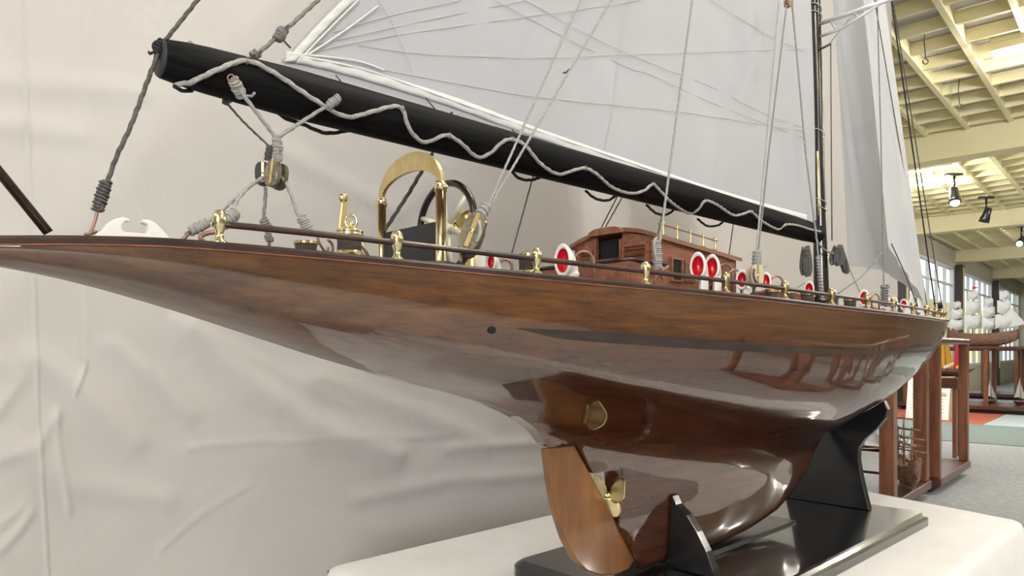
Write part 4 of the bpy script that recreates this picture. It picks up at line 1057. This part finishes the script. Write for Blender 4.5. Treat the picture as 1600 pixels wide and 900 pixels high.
rope([S(1322, 408, -.01), S(1340, 448, -.05), S(1354, 484, -.09)], .0013, M['ropemid'], 'staysail_sheet')
rope([S(1258, 442, -.03), S(1241, 452, -.05), S(1225, 462, -.07)], .0010, M['ropemid'], 'deck_line')
rope([S(1274, 371, -.022), S(1281, 383, -.026), S(1291, 392, -.028), S(1305, 397, -.026), S(1320, 396, -.02)], .0017, M['ropemid'], 'coil_tie', sm=5)
def coil(c, w_, h_, nloops, m_, lean=0, name='rope_coil'):
    mb = MB(); rnd = random.Random(3)
    for k in range(nloops):
        pts = []; th = rnd.uniform(-.9, .9)-.78; ww = w_*rnd.uniform(.35, 1); hh2 = h_*rnd.uniform(.8, 1.05); ox = w_*rnd.uniform(-.22, .22)
        for t in range(24):
            a = 2*pi*t/24; sa = sin(a); x = ww*.5*cos(a)*(.75-.35*sa)
            pts.append(Vector(c)+Vector(((x*cos(th)+ox)+lean*sa, x*sin(th)-ox, hh2*.5*sa-h_*.04*rnd.random())))
        mb.tube(pts, .0017, 6, closed=True)
    top = Vector(c)+Vector((lean*.8, 0, h_*.34))
    for q in range(4): mb.tube([top+Vector((w_*.30*cos(a), w_*.30*sin(a), -q*.003)) for a in [2*pi*z/14 for z in range(14)]], .0016, 6, closed=True)
    return mb.build(name, m_, ya, recalc=False)
coil(S(1259, 407, -.03), .020, .056, 14, M['ropedk']); coil(S(1308, 398, -.03), .026, .042, 12, M['ropedk'], .006); coil(S(1318, 408, -.03), .014, .046, 9, M['ropedk'], -.012)

# ---------------------------------------------------------------- stern fittings
fp0 = S(76, 364, 0); fp1 = S(-10, 258, 0)
MB().tube([fp0, fp0+(fp1-fp0)*5.0], lambda t: .0036, 12).build('flag_staff', M['darkwood'], ya)
ch = [(148, 366), (158, 361), (166, 350), (176, 343), (190, 340), (201, 343), (201, 347), (194, 347), (189, 352), (188, 359), (193, 363), (228, 366), (231, 360), (229, 352), (220, 348), (220, 344), (230, 344), (241, 349), (252, 360), (263, 372), (263, 378), (148, 374)]
mb = MB(); c2d = [S(x, y, -.006) for x, y in ch]
mb.prism([(p.x, p.z) for p in c2d], lambda u, v, t: Vector((u, t, v)), -.010, -.001).build('chock', M['white'], ya, bevel=.0012)
# rail stanchions and rail rod, both sides
sstan = [.135, .28, .43, .585, .735, .88, 1.03, 1.18, 1.33, 1.48, 1.63, 1.78, 1.93, 2.07]
proto_st = None; proto_dk = None
for sd in (-1, 1):
    r0 = .130 if sd < 0 else .42
    rp = [Vector((r0+(2.09-r0)*k/120, 0, 0)) for k in range(121)]
    rp = [Vector((p.x, sd*(bsh(p.x)-.010), zsh(p.x)+.0175)) for p in rp]
    MB().tube(rp, .0028, 10).build('rail_rod', M['darkwood'], ya)
    for s in sstan:
        if s < r0: continue
        if proto_st is None:
            proto_st = MB().lathe([(.0062, 0), (.0062, .002), (.0035, .004), (.0030, .009), (.0048, .013), (.0058, .0185), (.0055, .023), (.0035, .0265), (.0, .0275)], (0, 0, 0), None, 14).build('stanchion', M['brass'], ya); q = proto_st
        elif s > .7 and proto_dk is None: proto_dk = q = proto_st.copy(); q.data = q.data.copy(); q.data.materials[0] = M['bronze']; col.objects.link(q)
        else: q = (proto_dk if s > .7 and proto_dk else proto_st).copy(); col.objects.link(q)
        q.location = (s, sd*(bsh(s)-.010), zsh(s)+.0015); q.rotation_euler = (0, 0, s*7)
# winches
def winch(px, lat, top_py, bot_z=None, r=.010, name='winch', handle=False, flare=True, cap=None):
    p = S(px, top_py, lat); zb = zsh(p.x)+.0015; H = p.z-zb; c = Vector((p.x, lat, zb))
    if flare: w0 = MB().lathe([(r*1.25, 0), (r*1.22, H*.10), (r*1.0, H*.24), (r*.98, H*.28)], c, None, 24).build(name, M['brass'], ya)
    else: w0 = MB().lathe([(r*1.05, 0), (r*1.0, H*.1)], c, None, 24).build(name, M['brass'], ya)
    MB().lathe([(r*.97, H*.1), (r*.93, H*.5), (r*.98, H*.74)], c, None, 24).build('drum', M['knurl'], w0)
    MB().lathe([(r*1.0, H*.72), (r*1.08, H*.76), (r*1.08, H*.82), (r*.98, H*.845), (r*1.06, H*.87), (r*1.06, H*.93), (r*.9, H*.97), (0, H)], c, None, 24).build('drum_cap', cap or M['brass'], w0)
    return w0, c, H
winch(478, -.045, 376, r=.0098)
wi, c, H = winch(546, -.052, 357, r=.0115)
tp = c+Vector((0, 0, H))
loop(tp+Vector((.001, -.001, .006)), .0050, .0011, M['brass'], (.5, 1, 0), 'lifting_ring', wi, 1.25)
MB().box(tp+Vector((-.005, .002, .014)), (.0065, .003, .034), Matrix.Rotation(.12, 3, 'Y'), .0008).build('handle_plate', M['brasssat'], wi)
MB().lathe([(0, -.009), (.0032, -.008), (.0038, -.004), (.0026, 0), (.0026, .004)], tp+Vector((-.004, .002, .026)), (1, 1.0, 0), 12).build('handle_grip', M['brass'], wi)
MB().ball(tp+Vector((.001, -.001, .004)), .0028).build('hub', M['brass'], wi)
MB().tube([S(562, 376, -.03), S(575, 400, -.03)], .0016, 6).build('pad_eye', M['brasssat'], ya)
winch(826, -.085, 394, r=.0108)
for (px, la, ty) in ((1232, -.115, 453), (1262, -.118, 455), (1300, -.12, 461), (1328, -.12, 465), (1206, -.11, 451)): winch(px, la, ty, r=.0105, flare=False, cap=M['bronze'])
# brass hoop with the dark dodger cloth
hs = .352; hw = .0535
for sd in (-1, 1):
    z0 = zsh(hs)
    h_ = MB().lathe([(.0068, 0), (.0068, .004), (.0052, .006), (.0052, .1670-z0-.010), (.0062, .1670-z0-.010), (.0062, .1670-z0-.002), (.005, .1670-z0)], (hs, sd*hw, z0), None, 20).build('hoop_post', M['brass'], ya)
    MB().lathe([(0, -.003), (.0022, -.003), (.0022, .003), (0, .003)], (hs, sd*(hw+.006), .1610), (0, 1, 0), 10).build('grub_screw', M['brass'], h_)
mb = MB(); N_ = 28; pl = []
for k in range(N_+1):
    a = pi*k/N_; pl.append((hw*1.06*cos(a), .1660+.0400*sin(a)))
for k in range(N_, -1, -1):
    a = pi*k/N_; pl.append((hw*(.93)*cos(a), .1660+.0200*sin(a)))
# build as quads to stay clean
vs = []; fs = []
for t in (-.002, .002):
    for (y, z) in pl: vs.append((hs+t, y, z))
n_ = len(pl)
for k in range(N_):
    a, b, c_, d = k, k+1, n_-2-k, n_-1-k
    fs.append((a, b, c_, d)); fs.append((n_+d, n_+c_, n_+b, n_+a)); fs.append((a, n_+a, n_+b, b)); fs.append((d, c_, n_+c_, n_+d))
mb.add(vs, fs).build('hoop_arch', M['brasssat'], ya)
MB().prism([(-hw, .0815), (hw, .0800), (hw, .1290), (-hw, .1290)], lambda u, v, t: Vector((hs+t+.004, u, v)), -.002, .002).build('dodger_cloth', M['slate'], ya, bevel=.001)
MB().tube([(hs-.03, -.062, z0+.006), (hs, -.064, z0+.008), (hs+.03, -.062, z0+.006)], .003, 8).build('cleat', M['slate'], ya)
# steering wheel
wc = Vector((.401, 0, .1335)); WR = .0485
wh = MB().tube([wc+Vector((0, WR*cos(t*pi/24), WR*sin(t*pi/24))) for t in range(48)], .0040, 10, closed=True).build('steering_wheel', M['glossblack'], ya)
for k in range(6):
    a = 2*pi*k/6+.35; MB().tube([wc+Vector((0, .006*cos(a), .006*sin(a))), wc+Vector((0, (WR-.002)*cos(a), (WR-.002)*sin(a)))], .0034, 8).build('spoke', M['cream'], wh)
MB().lathe([(0, -.006), (.008, -.005), (.009, .003), (0, .006)], wc, (1, 0, 0), 16).build('wheel_hub', M['cream'], wh)
bi = MB().lathe([(.016, 0), (.016, .006), (.011, .010), (.011, .066), (.014, .070), (.014, .076), (.009, .082), (0, .083)], (.432, 0, zsh(.43)), None, 20).build('binnacle', M['brasssat'], ya)
for sd in (-1, 1): MB().ball((.432, sd*.021, zsh(.43)+.066), .0085).build('compensating_ball', M['brass'], bi)
MB().tube([(.401, 0, .1335), (.432, 0, .1335)], .003, 8).build('wheel_shaft', M['brass'], bi)
MB().box((.442, 0, zsh(.43)+.018), (.02, .02, .036), None, .002).build('wheel_box', M['white'], ya)
MB().box((.455, -.012, zsh(.45)+.008), (.07, .05, .016), None, .003).build('grating', M['ropemid'], ya)

# cowl ventilators
def cowl(px, py, lat, size, face=(-1, -.18), name='ventilator'):
    c = S(px, py, lat); zb = zsh(c.x)+.001; r = size; fd = Vector((face[0], face[1], 0)).normalized()
    mth = c.copy(); R_ = r
    cen = mth - fd*(r*1.1); path = []; rad = []
    base = Vector((cen.x, cen.y, zb))
    n_ = 16
    neck = .50*r
    hgt = max(.004, mth.z-zb)
    for k in range(n_+1):
        t = k/n_
        if t < .35: p = base+Vector((0, 0, (hgt-r*.75)*t/.35)) if hgt > r*.75 else base+Vector((0, 0, 0.001*t)); rr_ = neck*1.05; dd = Vector((0, 0, 1))
        else:
            q = (t-.35)/.65; a = q*pi/2; top = base+Vector((0, 0, max(hgt-r*.75, .001)))
            p = top+Vector((0, 0, r*.75*sin(a)))+fd*(r*1.1*(1-cos(a))); rr_ = neck+(r-neck)*q**1.6; dd = (Vector((0, 0, cos(a)))+fd*sin(a)).normalized()
        path.append((p, rr_, dd))
    side = Vector((-fd.y, fd.x, 0)); vs = []; fs = []; sg = 20
    for (p, rr_, dd) in path:
        up = side.cross(dd).normalized()
        for k in range(sg): a = 2*pi*k/sg; vs.append(p+side*(rr_*.58*cos(a) if rr_ > neck*1.01 else rr_*.8*cos(a))+up*(rr_*sin(a)))
    # rim folding inward
    p, rr_, dd = path[-1]; up = side.cross(dd).normalized()
    for (k1, o1) in ((.92, .09), (.76, .07), (.68, -.10)):
        for k in range(sg): a = 2*pi*k/sg; vs.append(p+dd*(o1*r)+side*(rr_*k1*.58*cos(a))+up*(rr_*k1*sin(a)))
    m = n_+1+3
    for i in range(m-1):
        for k in range(sg): k2 = (k+1) % sg; fs.append((i*sg+k, i*sg+k2, (i+1)*sg+k2, (i+1)*sg+k))
    b = MB().add(vs, fs, True).build(name, M['white'], ya, recalc=False)
    vs = []; fs = []
    for (k1, o1) in ((.705, -.0), (.62, -.20), (.45, -.38), (.25, -.48), (.02, -.5)):
        for k in range(sg): a = 2*pi*k/sg; vs.append(p+dd*(o1*r)+side*(rr_*k1*.58*cos(a))+up*(rr_*k1*sin(a)))
    for i in range(4):
        for k in range(sg): k2 = (k+1) % sg; fs.append((i*sg+k, i*sg+k2, (i+1)*sg+k2, (i+1)*sg+k))
    MB().add(vs, fs, True).build('red_lining', M['red'], b, recalc=False)
    return b
for (px, py, la, sz) in ((767, 409, -.080, .0100), (879, 407, -.085, .0190), (1090, 416, -.10, .0195), (1112, 418, -.08, .0195), (1159, 437, -.105, .0150), (1196, 440, -.095, .0150), (1264, 452, -.10, .0145), (1350, 466, -.11, .0165), (1384, 473, -.10, .0135), (1397, 474, -.09, .0135), (1412, 476, -.06, .0135)):
    cowl(px, py, la, sz)
def hoop(px, py, lat, w_, m_=M['copper']):
    p = S(px, py, lat); zb = zsh(p.x); pts = [Vector((p.x, lat-.0, zb))]
    for k in range(9): a = pi*k/8; pts.append(Vector((p.x+.5*w_*(1-cos(a)), lat-.2*w_*(1-cos(a)), p.z-w_*.5+w_*.5*sin(a))))
    pts.append(Vector((pts[-1].x, pts[-1].y, zb))); MB().tube(pts, .0016, 8).build('grab_hoop', m_, ya)
for a in ((897, 392, -.07, .024), (1122, 412, -.07, .024), (1138, 421, -.08, .022), (1204, 431, -.08, .024), (1160, 424, -.05, .02), (1362, 459, -.10, .018), (779, 405, -.07, .014)): hoop(*a)

# deckhouse
dh0 = .694; hwid = .070; dzb = .0665; eave = .1465; ridgez = .162
def face_pt(px, py, s=dh0):
    # pixel -> (lateral, z) on the plane s = const
    k = (px-800)/F; a = OX+HV*s; lat = (k*a.y-a.x)/(PV.x-k*PV.y); Y = a.y+PV.y*lat; return lat, (HY-py)/F*Y
e1_ = S(1150, 418, -hwid); dh1 = e1_.x
dh1 = min(max(dh1, .9), 1.1)
def roofz(y, s=None): return eave+(ridgez-eave)*(1-(abs(y)/(hwid+.006))**2) - (.012*((s-dh0)/(dh1-dh0)) if s else 0)
cabin = empty('deckhouse_frame', (0, 0, 0), 0, ya)
cb = MB()
for sd in (-1, 1): cb.prism([(dh0, dzb), (dh1, dzb), (dh1, eave-.012), (dh0, eave)], lambda u, v, t: Vector((u, sd*(hwid-t), v)), 0, .004)
cb.prism([(-hwid, dzb), (hwid, dzb), (hwid, eave-.012), (0, ridgez-.014), (-hwid, eave-.012)], lambda u, v, t: Vector((dh1-t, u, v)), 0, .004)
dl, _ = face_pt(972, 400); dr, _ = face_pt(933, 400); dlo, dhi = min(dl, dr), max(dl, dr)
# aft bulkhead left and right of the doorway
for a, b in ((-hwid, dlo), (dhi, hwid)):
    cb.prism([(a, dzb), (b, dzb), (b, roofz(b)-.001), (a, roofz(a)-.001)], lambda u, v, t: Vector((dh0+t, u, v)), 0, .004)
dh = cb.build('deckhouse', M['cabin'], ya)
bpy.data.objects.remove(cabin)
MB().box(((dh0+dh1)/2, 0, dzb+.004), (dh1-dh0-.01, 2*hwid-.01, .004)).build('cabin_sole', M['dark'], dh)
# roof in two slopes with overhang
def roof(u, v, dz=0):
    s = dh0-.006+(dh1-dh0+.014)*u; y = (hwid+.006)*(2*v-1); return Vector((s, y, roofz(y, s)+dz))
nu, nv = 10, 16
tp_ = [[roof(i/nu, j/nv, .004) for j in range(nv+1)] for i in range(nu+1)]; bt_ = [[roof(i/nu, j/nv, -.0015) for j in range(nv+1)] for i in range(nu+1)]
mb = MB(); mb.grid(lambda u, v: tp_[int(round(u*nu))][int(round(v*nv))], nu, nv); mb.grid(lambda u, v: bt_[int(round(u*nu))][int(round(v*nv))], nu, nv)
for i in range(nu):
    for j in (0, nv): mb.add([tp_[i][j], tp_[i+1][j], bt_[i+1][j], bt_[i][j]], [(0, 1, 2, 3)])
for j in range(nv):
    for i in (0, nu): mb.add([tp_[i][j], tp_[i][j+1], bt_[i][j+1], bt_[i][j]], [(0, 1, 2, 3)])
mb.build('roof', M['cabinroof'], dh)
# sliding hatch over the doorway
pl = []
for k in range(13):
    y = dlo-.008+(dhi-dlo+.016)*k/12; q = (2*k/12-1); pl.append((y, .1620+.0060*(1-q**4)))
pl = pl+[(dhi+.008, .1575), (dlo-.008, .1575)]
MB().prism(pl, lambda u, v, t: Vector((dh0-.012+t, u, v)), 0, .10).build('sliding_hatch', M['cabin'], dh, bevel=.001)
MB().box((dh0+.0075, (dlo+dhi)/2, (dzb+.145)/2+.005), (.002, dhi-dlo, .085)).build('doorway_shade', M['dark'], dh)  # black sheet standing in for the shade inside the open doorway
for y in (dlo, dhi): MB().box((dh0-.002, y, (dzb+.150)/2), (.006, .003, .150-dzb)).build('door_post', M['cabinroof'], dh)
# louvred door leaves folded against the bulkhead
for (a, b) in ((-hwid+.010, dlo-.006), (dhi+.006, hwid-.012)):
    f = MB()
    z0, z1 = .098, .140
    f.box((dh0-.004, (a+b)/2, z0), (.005, b-a, .004)); f.box((dh0-.004, (a+b)/2, z1), (.005, b-a, .004)); f.box((dh0-.004, a, (z0+z1)/2), (.005, .004, z1-z0)); f.box((dh0-.004, b, (z0+z1)/2), (.005, .004, z1-z0))
    d = f.build('louvre_door', M['cabin'], dh)
    for k in range(5): MB().box((dh0-.003, (a+b)/2, z0+.006+k*.008), (.005, b-a-.004, .0035), Matrix.Rotation(-.6, 3, 'Y')).build('louvre', M['cabinroof'], d)
# side windows with sliding shutters
for sd in (-1, 1):
    for k, ss in enumerate((.742, .84)):
        MB().box((ss, sd*(hwid+.0006), .1075), (.020, .002, .026)).build('side_window', M['dark'], dh)
        f = MB()
        for dx in (-.0125, .0125): f.box((ss+dx, sd*(hwid+.001), .1075), (.0035, .005, .033))
        for dz in (-.0150, .0150): f.box((ss, sd*(hwid+.001), .1075+dz), (.022, .005, .003))
        f.build('window_frame', M['cabinroof'], dh)
        MB().box((ss+.032, sd*(hwid+.001), .1075), (.026, .004, .030)).build('shutter', M['cabinroof'], dh)
# handrails on the roof
for sd in (-1, 1):
    y = sd*.052; pts = [Vector((dh0+.045+(dh1-dh0-.075)*k/4, y, roofz(y, dh0+.045+(dh1-dh0-.075)*k/4)+.019)) for k in range(5)]
    hr = MB().tube([pts[0]+Vector((-.012, 0, 0))]+pts+[pts[-1]+Vector((.006, 0, 0))], .0012, 8).build('roof_rail', M['copper'], dh)
    for k in range(0, 5): MB().lathe([(.0036, 0), (.0016, .005), (.0012, .014), (.002, .017), (.0022, .020), (0, .0215)], pts[k]-Vector((0, 0, .016)), None, 10).build('rail_post', M['brasssat'], hr)
# cockpit coaming in front of the doors
cs0 = .615; 
cm = MB().prism([(-.088, dzb), (-.088, .107), (-.082, .107), (-.082, dzb)], lambda u, v, t: Vector((t, u, v)), cs0, dh0).build('coaming', M['cabin'], ya)
MB().prism([(.088, dzb), (.088, .107), (.082, .107), (.082, dzb)], lambda u, v, t: Vector((t, u, v)), cs0, dh0).build('coaming', M['cabin'], ya)
MB().prism([(-.088, dzb), (.088, dzb), (.088, .107), (-.088, .107)], lambda u, v, t: Vector((cs0+t, u, v)), -.003, .003).build('coaming', M['cabin'], ya)
MB().tube(smooth_path([(dh0-.002, -.087, .1095), (cs0+.02, -.088, .1095), (cs0-.001, -.078, .1095), (cs0-.003, -.05, .1095), (cs0-.003, .05, .1095), (cs0-.001, .078, .1095), (cs0+.02, .088, .1095), (dh0-.002, .087, .1095)], 5), .0048, 8, flat=.6).build('coaming_cap', M['darkwood'], ya)
MB().box((1.06, -.06, .080), (.10, .05, .03), None, .003).build('deck_box', M['cabin'], ya); MB().box((.98, .03, .076), (.12, .07, .02), None, .003).build('skylight', M['cabin'], ya)
MB().box((1.62, 0, .080), (.10, .07, .028), None, .003).build('fore_hatch', M['cabin'], ya)
# bow fittings
for s_ in (1.95, 2.02, 2.08): MB().lathe([(.006, 0), (.004, .004), (.004, .016), (.006, .020), (0, .022)], (s_, -.01, zsh(s_)), None, 10).build('bollard', M['oldbrass'], ya)
MB().tube([(2.10, -.03, zsh(2.1)+.016), (2.16, -.014, zsh(2.16)+.018), (2.195, 0, zsh(2.2)+.018), (2.16, .014, zsh(2.16)+.018), (2.10, .03, zsh(2.1)+.016)], .0022, 8).build('pulpit', M['metal'], ya)
for (x, y) in ((2.10, -.03), (2.16, -.014), (2.16, .014), (2.10, .03)): MB().tube([(x, y, zsh(x)), (x, y, zsh(x)+.017)], .002, 8).build('pulpit_post', M['metal'], ya)
